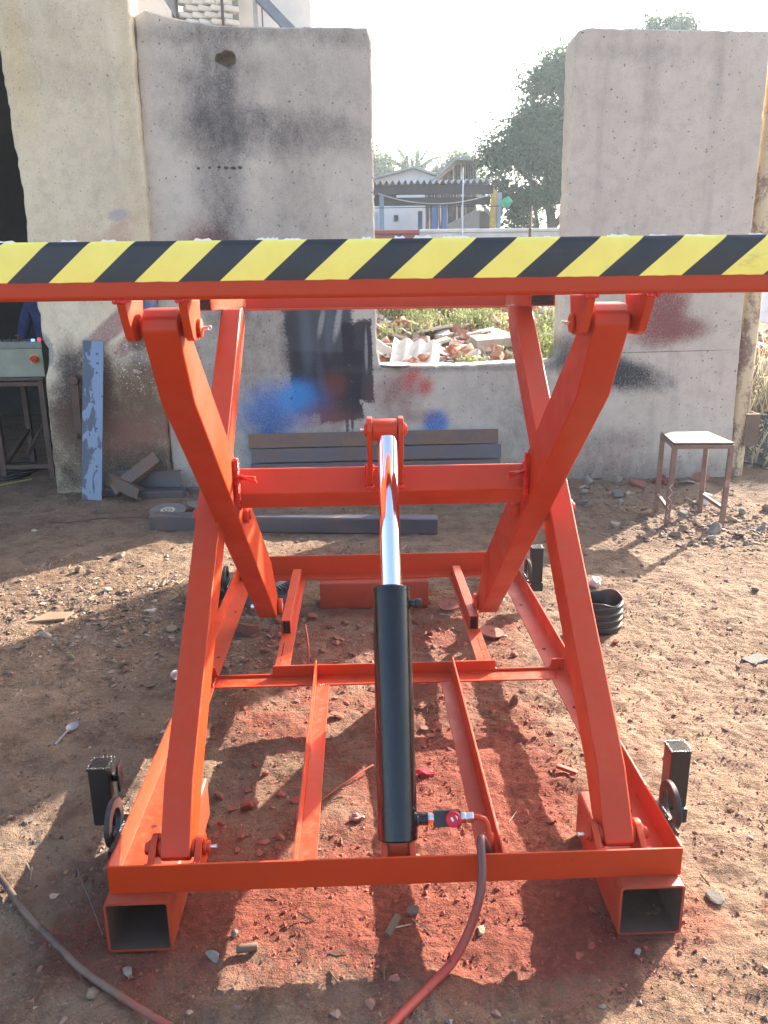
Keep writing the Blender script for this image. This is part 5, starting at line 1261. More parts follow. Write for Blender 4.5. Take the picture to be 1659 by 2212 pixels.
# fine grit: tiny stones
n = 30000
gp = np.stack([rg.uniform(-1.9, 1.7, n), 1.15 + 2.9 * rg.uniform(0, 1, n) ** 1.3], 1)
GT = rock_templates(1, 4, 9)
GT = [(np.array([(1, 0, 0), (-.6, .8, 0), (-.5, -.8, .1), (0, 0, .8), (.1, .1, -.6)]) * s, np.array([(0, 1, 3), (1, 2, 3), (2, 0, 3), (1, 0, 4), (2, 1, 4), (0, 2, 4)])) for s in (.8, 1.0, 1.2)]
V, F, Cc = scatter(gp[:, 0], gp[:, 1], np.clip(rg.lognormal(math.log(.0032), .45, n), .0012, .0085), GT, 6, .1)
tag(link('grit', np_mesh('grit', V, F, STONE, cols=Cc)), 'fine grit lying on the soil of the yard', kind='stuff')
# straw and twigs
n = 420
tx, ty = np.concatenate([rg.uniform(-2.3, 2.6, 300), rg.normal(-1.1, .35, 120)]), np.concatenate([rg.uniform(1.2, 5.9, 300), rg.normal(3.6, .3, 120)])
L = rg.uniform(.015, .075, n); a = rg.uniform(0, 2 * np.pi, n); tz_ = ground_h(tx, ty) + .006
d = np.stack([np.cos(a), np.sin(a), rg.uniform(-.1, .25, n)], 1) * L[:, None] / 2; q = np.stack([-np.sin(a), np.cos(a), np.zeros(n)], 1) * rg.uniform(.0010, .0024, n)[:, None]
P = np.stack([tx, ty, tz_], 1); up = np.array([0, 0, .003])
V = np.stack([P - d + q, P - d - q, P + d - q, P + d + q, P - d + up, P + d + up], 1).reshape(-1, 3)
F = np.concatenate([np.array([[0, 4, 5, 3], [4, 1, 2, 5], [0, 3, 2, 1]])[None] + (np.arange(n) * 6)[:, None, None]]).reshape(-1, 4)
cc = np.repeat(np.array([(.34, .25, .16), (.20, .13, .085), (.42, .34, .23), (.12, .08, .06)])[rg.integers(0, 4, n)], 6, 0)
tag(link('straw', np_mesh('straw', V, F, STONE, cols=cc)), 'bits of straw and twigs scattered over the soil', kind='stuff')

# single stones
def rock_mesh(k, col, name='stone'):
    tv, tf = RT1[k % len(RT1)]
    return np_mesh(name, tv, tf, STONE, smooth=False, cols=np.repeat(np.array([col]), len(tv), 0))
RBRICK, RDUST, GREY_, TAN_, PALE_, DARK_ = (.26, .085, .057), (.22, .08, .058), (.22, .195, .175), (.25, .175, .12), (.33, .265, .205), (.13, .10, .085)
_rk = [0]
def stone(label, x, y, s, col, group=None, cat='stone', sunk=0.25, name='stone'):
    _rk[0] += 1; k = _rk[0]; r = random.Random(k)
    f_ = r.uniform(.75, 1.2); c_ = tuple(v * f_ for v in col)
    o = link(name, rock_mesh(k, c_), loc=(x, y, gz(x, y) + s * sunk), rot=(r.uniform(-.3, .3), r.uniform(-.3, .3), r.uniform(0, 6.28)), scale=(s, s, s * r.uniform(.8, 1.1)))
    tag(o, label, cat, group); return o
stone('largest grey stone, in front of the right front tube', .880, 1.640, .025, (.13, .12, .11))
stone('small dark stone touching the corner of the right front tube', .775, 1.60, .018, DARK_)
stone('pale grey pebble on the shaded soil below the right tube', .622, 1.477, .016, GREY_)
stone('grey blue pebble in shade near the bottom right', .50, 1.34, .014, GREY_)
stone('grey pebble beside the left front tube', -.372, 1.516, .020, GREY_)
stone('dark grey pebble at the inner corner of the left front tube', -.33, 1.575, .020, DARK_)
stone('pale stone lying in the shade below the left tube', -.62, 1.42, .024, TAN_)
stone('small tan stone left of the tall dusty hose bend', -.665, 1.35, .018, TAN_)
stone('pale flat stone beside the lower end of the left hose', -.56, 1.485, .018, PALE_)
stone('brown stone by the hydraulic hose in the foreground', .27, 1.565, .020, TAN_)
stone('dark stone touching the dark damp patch in front of the cylinder', .105, 1.63, .017, DARK_)
stone('largest red brick lump between the left arm and the floor angle', -.352, 2.068, .046, RBRICK, cat='brick lump')
for i, (x, y, s) in enumerate(((-.458, 2.127, .026), (-.374, 2.157, .022), (-.41, 2.06, .017), (-.365, 2.289, .022), (-.43, 1.985, .018), (-.36, 1.93, .022), (-.30, 1.90, .020), (-.25, 1.92, .017), (-.22, 2.09, .022), (-.27, 2.12, .018), (-.33, 2.24, .018), (-.30, 1.86, .018), (-.37, 1.88, .014))):
    stone('red-dusted brick chip between the left arm and the floor angle', x, y, s, RBRICK, 'brick chips inside the left front of the frame', 'brick chip')
for i, (x, y, s) in enumerate(((-.24, 3.50, .050), (-.09, 3.42, .030), (-.02, 3.36, .026), (.04, 3.30, .028), (.12, 3.43, .030), (-.13, 3.25, .024), (.24, 3.40, .030), (.30, 3.30, .026), (.18, 3.22, .026), (.05, 3.14, .020), (-.05, 3.08, .024), (.30, 3.15, .020), (-.18, 3.12, .024), (-.22, 3.05, .020), (.14, 3.05, .018), (.22, 3.52, .026), (.36, 3.42, .028), (-.16, 3.38, .026))):
    stone('red-dusted broken stone in the heap before the rear beam', x, y, s, RDUST, 'broken stones before the rear beam')
stone('large flat reddish slab of stone beside the left roller foot', -.526, 3.33, .085, RDUST)
for i, (x, y, s) in enumerate(((-.412, 3.453, .035), (-.461, 3.219, .022), (-.43, 3.12, .030), (-.38, 3.02, .022), (-.50, 3.04, .020), (-.40, 2.93, .024), (-.46, 2.88, .018), (-.39, 3.28, .030), (-.37, 3.17, .022), (-.42, 3.35, .026))):
    stone('dusty stone on the ground below the left inner arm', x, y, s, RDUST, 'stones below the left inner arm')
stone('red clod on sunlit soil right of the floor angle', .566, 2.658, .034, RDUST, cat='clod')
stone('red lump close to the right floor guide', .642, 3.046, .030, RBRICK, cat='clod')
stone('dark red stone at the base of the plastic pot', 1.10, 3.135, .028, RBRICK)
stone('red lump just right of the cylinder body', .282, 2.335, .020, RBRICK, cat='clod')
stone('red lump just left of the cylinder body', -.10, 2.575, .030, RBRICK, cat='clod')
for i, (x, y, s) in enumerate(((.59, 2.195, .012), (.652, 2.162, .015), (.606, 2.136, .012), (.50, 2.25, .018), (.47, 2.05, .012), (.53, 1.95, .014), (.45, 1.86, .012), (.58, 2.40, .014), (.56, 1.62, .012), (.42, 2.48, .012), (.66, 2.32, .012))):
    stone('small red-dusted stone inside the right rail', x, y, s, RDUST, 'small stones inside the right rail')
for i, (x, y, s) in enumerate(((-1.44, 4.475, .045), (-1.60, 4.25, .050), (-1.53, 4.20, .030), (-1.018, 3.552, .040), (-1.01, 3.019, .030), (-1.20, 3.40, .035), (-1.32, 3.85, .032), (-1.05, 3.9, .03), (-.95, 3.7, .034), (-1.45, 3.35, .035), (-.88, 3.35, .026), (-1.25, 3.1, .028), (-1.7, 3.9, .03))):
    stone('pale brown stone on the gravel heap', x, y, s, TAN_ if i % 3 else PALE_, 'stones on the gravel heap left of the lift')
stone('white faced stone on the sunlit ground left of the stool', 1.665, 4.90, .050, PALE_)
for i, (x, y, s) in enumerate(((1.95, 4.62, .045), (2.15, 4.55, .05), (2.05, 4.75, .06), (2.22, 4.70, .085), (2.35, 4.62, .05), (2.55, 4.75, .055), (2.62, 4.6, .04), (2.75, 4.85, .06), (2.45, 4.95, .05), (2.2, 5.12, .06), (1.95, 5.15, .05), (2.6, 5.1, .06), (2.85, 5.2, .07), (2.4, 5.4, .05), (2.0, 4.45, .03), (2.3, 4.42, .035), (2.7, 4.4, .04))):
    stone('rough grey brown stone in the rubble around the stool', x, y, s, GREY_ if i % 2 else TAN_, 'rubble around the stool')
for i, (x, y, s) in enumerate(((1.55, 5.95, .09), (1.75, 5.85, .08), (1.95, 5.9, .10), (2.1, 5.75, .07), (1.65, 5.65, .06), (1.9, 5.6, .07), (2.3, 5.85, .09), (2.5, 5.8, .07), (1.4, 5.8, .05), (2.65, 5.95, .08), (1.85, 5.4, .05), (1.6, 5.45, .05))):
    stone('broken masonry lump at the foot of the right concrete wall', x, y, s, GREY_ if i % 3 else RDUST, 'masonry lumps at the wall foot', 'masonry lump')
for i, (x, y, s) in enumerate(((1.45, 3.9, .022), (1.7, 3.5, .02), (1.35, 2.9, .016), (1.6, 2.9, .022), (1.2, 2.5, .012), (1.55, 2.45, .018), (1.25, 2.05, .014), (1.9, 3.2, .02), (1.35, 1.85, .012), (1.15, 1.62, .020), (1.02, 1.42, .016), (2.0, 3.7, .025), (1.7, 4.15, .03), (1.3, 4.3, .028), (2.3, 4.05, .03))):
    stone('small stone on the open soil at right', x, y, s, (GREY_, TAN_, DARK_)[i % 3], 'small stones on the open soil')
b = B(); b.box(-.055, .055, -.03, .03, 0, .012, .004); o = obj('slate_chip', b, STONE); a_ = o.data.attributes.new('tint', 'FLOAT_COLOR', 'POINT'); a_.data.foreach_set('color', [.11, .105, .10, 1] * len(o.data.vertices)); o.location = (1.63, 2.95, gz(1.63, 2.95)); o.rotation_euler = (.03, .03, .5); tag(o, 'flat grey slate chip on the sunlit soil far right', 'stone')
b = B(); b.cyl((-.317, 1.52, .012), (-.268, 1.527, .012), .0095, n=14, bev=.002); o = obj('cigarette_stub', b, TABLE_STEEL); o.data.materials[0] = simple('tan_filter_paper', (.15, .09, .06), .8, bump=0); tag(o, 'short tan roll lying on the soil right of the left tube', 'roll')
b = B(); b.box(-.030, .030, -.008, .008, 0, .012, .002); o = obj('wood_chip', b, simple('weathered_wood_chip', (.15, .10, .07), .85)); o.location = (.055, 1.575, .008); o.rotation_euler = (0, -.15, 1.05); tag(o, 'piece of brown wood on the soil in front of the cylinder', 'wood chip')
b = B(); b.box(-.035, .035, -.008, .008, 0, .012, .002); o = obj('wood_chip', b, RED_DULL); o.location = (.64, 2.19, .012); o.rotation_euler = (0, .05, -.6); tag(o, 'red-dusted stick of wood near the right arm', 'wood chip')
b = B(); b.prism([(-.10, -.03), (.08, -.05), (.11, .01), (-.02, .045)], 'z', 0, .012, .003); o = obj('cardboard_scrap', b, simple('brown_cardboard', (.33, .20, .12), .85)); o.location = (-1.50, 3.545, gz(-1.5, 3.55) + .012); o.rotation_euler = (.1, -.08, .1); tag(o, 'torn brown cardboard scrap on the sunlit gravel at the left', 'cardboard')
# ------------------------------------------------------------------ debris bank behind the wall
BRICKM = None
def _brick():
    k = NB('broken_red_brick', .9, spec=.2); p = k.co('Object'); r = k.objrand(); n = k.noise(p, 14, 5, .65)
    c = k.mix(r, (.40, .135, .075), (.30, .16, .11)); c = k.mix(k.rng(n, .48, .62), c, (.45, .38, .33)); k.set('Base Color', c); k.bump(n, .4, .01); return k.m
BRICKM = _brick()
def _rub():
    k = NB('broken_concrete', .92, spec=.2); p = k.co('Object'); r = k.objrand(); n = k.noise(p, 5, 6, .65)
    c = k.mix(r, (.46, .43, .39), (.30, .275, .25)); c = k.mix(k.rng(n, .45, .7, 0, .7), c, (.24, .19, .16)); k.set('Base Color', c); k.bump(n, .5, .02); return k.m
RUBM = _rub()
HP = Thing('rubble_heap', 'bank of broken bricks and concrete seen through the wall gap', 'rubble heap', (1.0, 8.6, .7))
def hloc(x, y, dz): return Vector((x, y, gz(x, y) + dz)) - HP.loc
bb = B(); bb.box(-.11, .11, -.055, .055, -.036, .036, .008, 1); bme = bpy.data.meshes.new('brick'); bb.bm.to_mesh(bme); bb.bm.free(); bme.materials.append(BRICKM)
hb = B(); hb.mesh([(-.06, -.055, -.036), (.05, -.05, -.036), (.065, .05, -.036), (-.05, .055, -.036), (-.055, -.05, .036), (.02, -.05, .036), (.045, .04, .03), (-.045, .05, .036)], [(0, 1, 2, 3), (4, 5, 6, 7), (0, 1, 5, 4), (1, 2, 6, 5), (2, 3, 7, 6), (3, 0, 4, 7)])
hbm = bpy.data.meshes.new('half_brick'); hb.bm.to_mesh(hbm); hb.bm.free(); hbm.materials.append(BRICKM)
r = random.Random(12)
for i in range(150):
    y = r.uniform(7.5, 10.6); x = r.uniform(.1, 2.3) * (y / 8.4) if i < 125 else r.uniform(3.6, 4.8) * (y / 8.4)
    link('brick', bme if r.random() < .45 else hbm, HP.o, hloc(x, y, r.uniform(.01, .09)), (r.uniform(-.7, .7), r.uniform(-.7, .7), r.uniform(0, 3.1)), (r.uniform(.8, 1.1),) * 3)
hcm = hbm.copy(); hcm.materials.clear(); hcm.materials.append(RUBM); hcm.name = 'concrete_lump'
cm = []
for k in range(8):
    tv, tf = rock_templates(2, 1, 40 + k, (.3, .6))[0]; cm.append(np_mesh('concrete_lump', tv, tf, RUBM))
for i in range(120):
    y = r.uniform(7.3, 11.0); x = r.uniform(.0, 2.4) * (y / 8.4) if i < 80 else r.uniform(3.5, 5.2) * (y / 8.4)
    s = r.uniform(.05, .16); link('concrete_lump', cm[i % 8] if i % 3 == 0 else hcm, HP.o, hloc(x, y, s * .25), (r.uniform(-.4, .4), r.uniform(-.4, .4), r.uniform(0, 6)), (s, s, s) if i % 3 == 0 else (s * 9, s * 8, s * 10))
for i in range(18):
    y = r.uniform(7.9, 9.8); x = r.uniform(.3, 2.2) * (y / 8.4); w = r.uniform(.12, .30)
    m = B(); m.prism([(-w, -.6 * w), (.7 * w, -.7 * w), (w, .4 * w), (-.3 * w, .7 * w)], 'z', -.015, .015, .004)
    me = bpy.data.meshes.new('slab_piece'); m.bm.to_mesh(me); m.bm.free(); me.materials.append(RUBM)
    link('slab_piece', me, HP.o, hloc(x, y, r.uniform(.01, .10)), (r.uniform(-.45, .25), r.uniform(-.3, .3), r.uniform(0, 6)))
rg = np.random.default_rng(31); n = 6500
ry = rg.uniform(6.5, 11.5, n); rx = np.where(rg.uniform(0, 1, n) < .72, rg.uniform(-.1, 2.6, n) * ry / 8.4, rg.uniform(3.3, 5.6, n) * ry / 8.4)
V, F, Cc = scatter(rx, ry, np.clip(rg.lognormal(math.log(.036), .55, n), .012, .12), RT0, 15)
pal = np.array([(.45, .42, .38), (.36, .30, .25), (.40, .17, .11), (.30, .26, .23), (.50, .46, .42)]); 
ob = link('small_rubble', np_mesh('small_rubble', V - np.array(HP.loc), F, STONE, cols=np.repeat(pal[rg.integers(0, 5, n)], len(V) // n, 0)), HP.o); ob['kind'] = 'stuff'

# corrugated sheet piece lying on the rubble
def corrugated(name, L, W, amp, pitch, th, m, parent=None, n_per=10, ragged=0.0, seed=1):
    n = int(W / pitch * n_per); V = []; rr = random.Random(seed)
    for j, y in enumerate((0, L)):
        for i in range(n + 1):
            x = W * i / n - W / 2; z = amp * math.cos(2 * math.pi * i / n_per); e = rr.uniform(-ragged, ragged) if j == 0 else 0
            V += [(x, y + e, z), (x, y + e, z - th)]
    k = (n + 1) * 2; F = []
    for i in range(n):
        a = i * 2; F += [(a, a + 2, k + a + 2, k + a), (a + 1, k + a + 1, k + a + 3, a + 3), (a, a + 1, a + 3, a + 2), (k + a, k + a + 2, k + a + 3, k + a + 1)]
    F += [(0, k, k + 1, 1), (k - 2, k - 1, 2 * k - 1, 2 * k - 2)]
    o = raw(name, V, F, m, parent, smooth=False); o.data.set_sharp_from_angle(angle=.8)
    o.data.polygons.foreach_set('use_smooth', [True] * len(o.data.polygons)); o.data.set_sharp_from_angle(angle=.8); return o
ASB = simple('pale_cement_sheet', (.62, .60, .57), .85, var=.2, scale=9)
ASBD = simple('grey_cement_sheet', (.44, .43, .41), .85, var=.3, scale=4)
o = corrugated('cement_sheet', .38, .46, .022, .125, .007, ASB, ragged=.02, seed=4); o.location = (.52, 7.50, gz(.52, 7.50) + .075); o.rotation_euler = (math.radians(34), math.radians(4), math.radians(-8)); tag(o, 'broken piece of white corrugated cement sheet on the rubble', 'corrugated sheet')
o = corrugated('cement_sheet', .30, .30, .028, .125, .007, ASB, ragged=.03, seed=6); o.location = (.24, 7.62, gz(.24, 7.62) + .12); o.rotation_euler = (math.radians(18), math.radians(-14), math.radians(25)); tag(o, 'smaller corrugated cement shard left of the larger white piece', 'corrugated sheet')
b = B(); b.box(-.55, .55, -.16, .16, -.05, .05, .015); o = obj('concrete_block', b, RUBM); o.location = (1.75, 8.5, gz(1.75, 8.5) + .10); o.rotation_euler = (.12, -.06, .12); tag(o, 'long pale broken concrete slab lying across the rubble', 'concrete slab')

# weeds: blades and small leaves, nobody could count them
def leafmat(name, c0, c1, trans=.45):
    m = bpy.data.materials.new(name); m.use_nodes = True; n = m.node_tree.nodes; l = m.node_tree.links; n.clear()
    out = n.new('ShaderNodeOutputMaterial'); mx = n.new('ShaderNodeMixShader'); d = n.new('ShaderNodeBsdfDiffuse'); t = n.new('ShaderNodeBsdfTranslucent'); at = n.new('ShaderNodeAttribute'); at.attribute_name = 'tint'
    rp = n.new('ShaderNodeMix'); rp.data_type = 'RGBA'; sp_ = n.new('ShaderNodeSeparateColor'); l.new(at.outputs['Color'], sp_.inputs[0]); l.new(sp_.outputs[0], rp.inputs[0]); rp.inputs[6].default_value = (*c0, 1); rp.inputs[7].default_value = (*c1, 1)
    l.new(rp.outputs[2], d.inputs[0]); l.new(rp.outputs[2], t.inputs[0]); mx.inputs[0].default_value = trans; l.new(d.outputs[0], mx.inputs[1]); l.new(t.outputs[0], mx.inputs[2]); l.new(mx.outputs[0], out.inputs[0]); return m
WEED = leafmat('weed_leaves', (.09, .13, .04), (.32, .33, .16)); DRYW = leafmat('dry_grass', (.30, .26, .16), (.52, .47, .34), .35)
NEEM = leafmat('neem_leaves', (.034, .082, .042), (.085, .150, .070), .35); FARL = leafmat('far_tree_leaves', (.055, .085, .035), (.13, .165, .07), .4); PALMM = leafmat('palm_leaves', (.07, .10, .04), (.16, .20, .09), .4)

def cards(P, D, Nn, L, W, tint, m, name):
    """leaf-shaped quads (rhombs): base P, direction D, side vector from Nn"""
    S_ = np.cross(D, Nn); S_ /= np.linalg.norm(S_, axis=1)[:, None] + 1e-9
    Q = np.cross(S_, D)
    V = np.stack([P, P + D * (L * .45)[:, None] + S_ * (W / 2)[:, None] + Q * (L * .06)[:, None], P + D * L[:, None], P + D * (L * .45)[:, None] - S_ * (W / 2)[:, None] + Q * (L * .06)[:, None]], 1).reshape(-1, 3)
    F = (np.array([[0, 1, 2, 3]])[None] + (np.arange(len(P)) * 4)[:, None, None]).reshape(-1, 4)
    return np_mesh(name, V, F, m, cols=np.repeat(np.stack([tint] * 3, 1), 4, 0))
def unit(rg, n):
    v = rg.normal(size=(n, 3)); return v / np.linalg.norm(v, axis=1)[:, None]
def weeds(name, label, centres, m, seed, n_each, hh, leaf):
    rg = np.random.default_rng(seed); Ps, Ds, Ls, Ws, Ts = [], [], [], [], []
    for (x, y, rx, ry, h) in centres:
        n = n_each; px, py = rg.normal(x, rx, n), rg.normal(y, ry, n); pz = ground_h(px, py)
        d = unit(rg, n) * .45 + np.array([0, 0, 1.0]); d /= np.linalg.norm(d, axis=1)[:, None]; Lb = h * rg.uniform(.4, 1.0, n)
        Ps.append(np.stack([px, py, pz], 1)); Ds.append(d); Ls.append(Lb); Ws.append(np.full(n, .010)); Ts.append(rg.uniform(0, 1, n))
        k = leaf; i = rg.integers(0, n, n * k); t = rg.uniform(.25, 1, n * k)
        Ps.append(Ps[-1][i] + d[i] * (Lb[i] * t)[:, None]); dd = unit(rg, n * k) + np.array([0, 0, .3]); dd /= np.linalg.norm(dd, axis=1)[:, None]; Ds.append(dd); Ls.append(rg.uniform(.02, .055, n * k)); Ws.append(rg.uniform(.010, .022, n * k)); Ts.append(rg.uniform(.2, 1, n * k))
    P, D, L, W, T_ = (np.concatenate(q) for q in (Ps, Ds, Ls, Ws, Ts))
    return tag(link(name, cards(P, D, unit(rg, len(P)), L, W, T_, m, name)), label, kind='stuff')
cs = []; r = random.Random(3)
for i in range(26): cs.append((r.uniform(.3, 1.9), r.uniform(9.3, 10.8), .12, .12, r.uniform(.18, .34)))
for i in range(16): cs.append((r.uniform(1.55, 2.25), r.uniform(7.2, 8.8), .10, .12, r.uniform(.20, .42)))
for i in range(5): cs.append((r.uniform(.9, 1.5), r.uniform(7.2, 8.0), .07, .07, r.uniform(.08, .16)))
cs += [(.3, 9.2, .08, .1, .3), (1.95, 8.6, .05, .05, .7), (2.15, 8.7, .05, .05, .75), (2.9, 6.75, .1, .12, .5), (3.3, 6.8, .15, .12, .45)]
weeds('weeds', 'sunlit green weeds growing through the rubble', cs, WEED, 5, 46, .3, 5)
weeds('dry_grass', 'dry grass and straw behind the yellow pole', [(3.55 + .1 * i, 6.85 + .14 * (i % 4), .14, .14, .55) for i in range(9)] + [(3.5, 6.5, .12, .08, .3), (4.4, 8.0, .3, .2, .5)], DRYW, 6, 55, .5, 2)
b = B()
TARP = simple('black_plastic_sheet', (.018, .018, .020), .4, var=.2)
V = []; F = []; N_ = 26; rr = random.Random(2)
for j in range(N_):
    for i in range(N_): 
        u, v = i / (N_ - 1), j / (N_ - 1); x, y = 3.20 + 1.3 * u, 6.50 + .55 * v; V.append((x, y, gz(x, y) + .02 + .22 * math.sin(math.pi * u) * math.sin(math.pi * v) ** .7 + .03 * math.sin(17 * u + 5 * v) * math.sin(13 * v + 2) + rr.uniform(-.012, .012)))
for j in range(N_ - 1):
    for i in range(N_ - 1): F.append((j * N_ + i, j * N_ + i + 1, (j + 1) * N_ + i + 1, (j + 1) * N_ + i))
b.mesh(V, F); o = obj('black_sheet', b, TARP); md = o.modifiers.new('thickness', 'SOLIDIFY'); md.thickness = .006; tag(o, 'crumpled black plastic sheet on the bank behind the yellow pole', 'plastic sheet')
b = B(); b.box(-.34, .34, -.012, .012, -.30, .30, .02); o = obj('white_panel', b, simple('white_plastic_panel', (.7, .7, .7), .5)); o.location = (4.72, 9.2, gz(4.72, 9.2) + .42); o.rotation_euler = (-.25, .2, .1); tag(o, 'white panel standing in the rubble at the right edge behind the yellow pole', 'panel')

# ------------------------------------------------------------------ low wall across the lane
LW = Thing('low_wall', 'low roadside wall, maroon at the left and white at the right, beyond the rubble', 'low wall', (2.5, 16, 2.1))
WHW = simple('faded_whitewash', (.62, .61, .58), .9, var=.25, scale=3); REDW = simple('faded_maroon_wash', (.36, .075, .075), .85, var=.3, scale=4)
b = B(); b.box(-4.0, 1.215, 16, 16.22, 1.9, 2.645, .01); LW.part('maroon_part', b, REDW); b = B(); b.box(1.217, 7.5, 16.002, 16.222, 1.9, 2.585, .01); LW.part('white_part', b, WHW)
b = B(); b.box(1.217, 7.5, 15.97, 16.25, 2.586, 2.65, .01); LW.part('coping', b, WHW); b = B(); b.box(-4, 1.214, 15.97, 15.999, 2.555, 2.585, .004); LW.part('string_line', b, simple('dark_maroon', (.13, .03, .03), .8))
b = B(); b.cyl((2.02, 15.8, 1.9), (2.02, 15.8, 3.72), .012, n=10); o = obj('thin_post', b, simple('white_blue_post_paint', (.45, .50, .58), .6)); tag(o, 'thin pale post before the low wall', 'post')
b = B(); b.cyl((3.32, 15.8, 1.9), (3.32, 15.8, 3.05), .028, n=10); o = obj('dark_post', b, TABLE_STEEL); tag(o, 'dark post standing before the tree trunk beyond the low wall', 'post')

# ------------------------------------------------------------------ shed with corrugated roof
SH = Thing('open_shed', 'open shed with a corrugated roof on blue posts beyond the low wall', 'shed', (2.1, 23, 2.9))
SHD = simple('dark_shed_beam', (.030, .030, .036), .8); BLP = simple('blue_post_paint', (.05, .15, .42), .55, var=.3, scale=3); PBP = simple('pale_blue_post_paint', (.22, .33, .42), .6, var=.3, scale=3)
ro = corrugated('roof_sheet', 4.6, 4.9, .055, .162, .012, ASBD, SH.o, 8); ro.location = (-.95, -1.1, 1.33); ro.rotation_euler = (math.radians(5), math.radians(-.6), 0)
b = B(); b.box(-.8, 3.62, 22.0, 22.12, 3.95, 4.17); SH.part('fascia_beam', b, SHD); b = B(); b.box(-.8, 3.58, 22.2, 22.32, 3.70, 3.89); SH.part('tie_beam', b, SHD)
b = B(); b.box(-.8, 3.6, 25.6, 25.75, 4.35, 4.5); SH.part('rear_beam', b, SHD)
b = B(); b.box(.52, 1.09, 22.35, 22.5, 3.88, 4.13); SH.part('sign_board', b, SHD)
for (x, y, m_) in ((.69, 22.15, PBP), (1.85, 24.0, BLP), (2.10, 22.35, BLP), (2.38, 22.4, BLP), (3.79, 22.1, PBP)):
    b = B(); b.box(x - .06, x + .06, y - .06, y + .06, 2.4, 3.72 if m_ is BLP else 3.98, .006); SH.part('post', b, m_)
b = B(); b.prism([(3.52, 2.9), (3.70, 2.9), (3.72, 4.0), (3.60, 4.1), (3.55, 3.6)], 'y', 22.0, 22.1, .02); SH.part('yellow_cloth', b, simple('yellow_ochre_cloth', (.50, .33, .07), .8, var=.4))
b = B(); P = []
for i in range(25):
    u = i / 24; P.append((.60 + 2.95 * u, 21.9, 3.96 - .04 * u - .95 * u * (1 - u)))
b.sweep(P, .016, 6); SH.part('rope', b, simple('pale_rope', (.40, .38, .36), .8)); b = B(); b.cyl((.3, 21.8, 3.60), (3.75, 21.8, 3.62), .010, n=6); SH.part('wire', b, SHD)
o = crumple('green_bag', 'bright green plastic bag hanging at the corner of the shed', 'bag', (3.95, 21.9, 3.72), .17, simple('green_plastic_bag', (.03, .42, .20), .4), 21, .8)

# ------------------------------------------------------------------ white gabled house
HO = Thing('gabled_house', 'whitewashed house with a low gable behind the shed', 'house', (2.0, 32, 3.0))
b = B(); b.prism([(-2.2, 2.4), (4.1, 2.4), (4.1, 5.0), (2.09, 5.66), (-2.2, 4.62)], 'y', 30, 36); HO.part('wall', b, simple('whitewash', (.74, .75, .76), .9, var=.12, scale=2))
b = B(); b.prism([(2.09, 5.67), (4.3, 4.94), (4.3, 5.0), (2.09, 5.74)], 'y', 29.7, 36.3); b.prism([(2.09, 5.675), (2.09, 5.745), (-2.4, 4.64), (-2.4, 4.57)], 'y', 29.7, 36.3); HO.part('roof', b, ASBD)
w = B(); w.box(1.36, 1.53, 29.96, 29.99, 3.93, 4.16, .005); wf = HO.part('window', w, simple('grey_window_frame', (.25, .26, .28), .6)); w = B(); w.box(1.385, 1.505, 29.94, 29.958, 3.955, 4.135); HO.part('pane', w, simple('dark_pane', (.03, .03, .04), .15), wf)
w = B(); w.box(.60, .80, 29.95, 29.99, 2.6, 4.25, .005); HO.part('door', w, simple('pale_blue_door', (.45, .52, .60), .6))

# ------------------------------------------------------------------ pole-built frame with a slanting roof
BH = Thing('pole_building', 'half built house with rows of upright poles and a sloping slab', 'building', (3.2, 27, 2.9))
WOODP = simple('grey_brown_poles', (.19, .165, .15), .85, var=.5, scale=3); r = random.Random(9)
for i in range(34):
    u = i / 33; x = 2.28 + 1.62 * u + r.uniform(-.03, .03); zt = 4.62 + min(1, max(0, (x - 2.4) / .9)) * .80
    b = B(); b.sweep([(x + r.uniform(-.06, .06), 27.0 + r.uniform(0, .5), 2.8), (x + r.uniform(-.04, .04), 27.1, 3.8), (x, 27.2 + r.uniform(0, .3), zt if x > 2.6 else 4.68)], r.uniform(.022, .045), 7); BH.part('pole', b, WOODP)
b = B(); b.prism([(2.50, 4.86), (3.22, 5.50), (3.90, 5.47), (4.10, 5.40), (4.10, 5.47), (3.22, 5.60), (2.48, 4.93)], 'y', 26.9, 31); BH.part('sloping_slab', b, simple('grey_concrete_slab', (.36, .36, .36), .9))
b = B(); b.box(3.55, 3.95, 27.8, 28.0, 3.0, 5.4); BH.part('wall', b, simple('pale_grey_render', (.55, .57, .60), .9))
b = B(); b.prism([(2.62, 2.8), (3.86, 2.8), (3.86, 3.92), (3.66, 3.90), (3.10, 3.62), (2.75, 3.46)], 'y', 26.0, 26.3, .01); BH.part('stair_flank', b, simple('pale_cement', (.62, .62, .60), .9))
b = B(); b.box(3.862, 4.35, 26.0, 26.6, 2.8, 3.88); BH.part('stair_block', b, simple('brown_grey_block', (.20, .18, .165), .9))
b = B(); b.prism([(3.72, 4.30), (4.30, 3.62), (4.24, 3.56), (3.66, 4.24)], 'y', 25.6, 25.7); BH.part('plank', b, simple('grey_plank', (.42, .41, .40), .85))

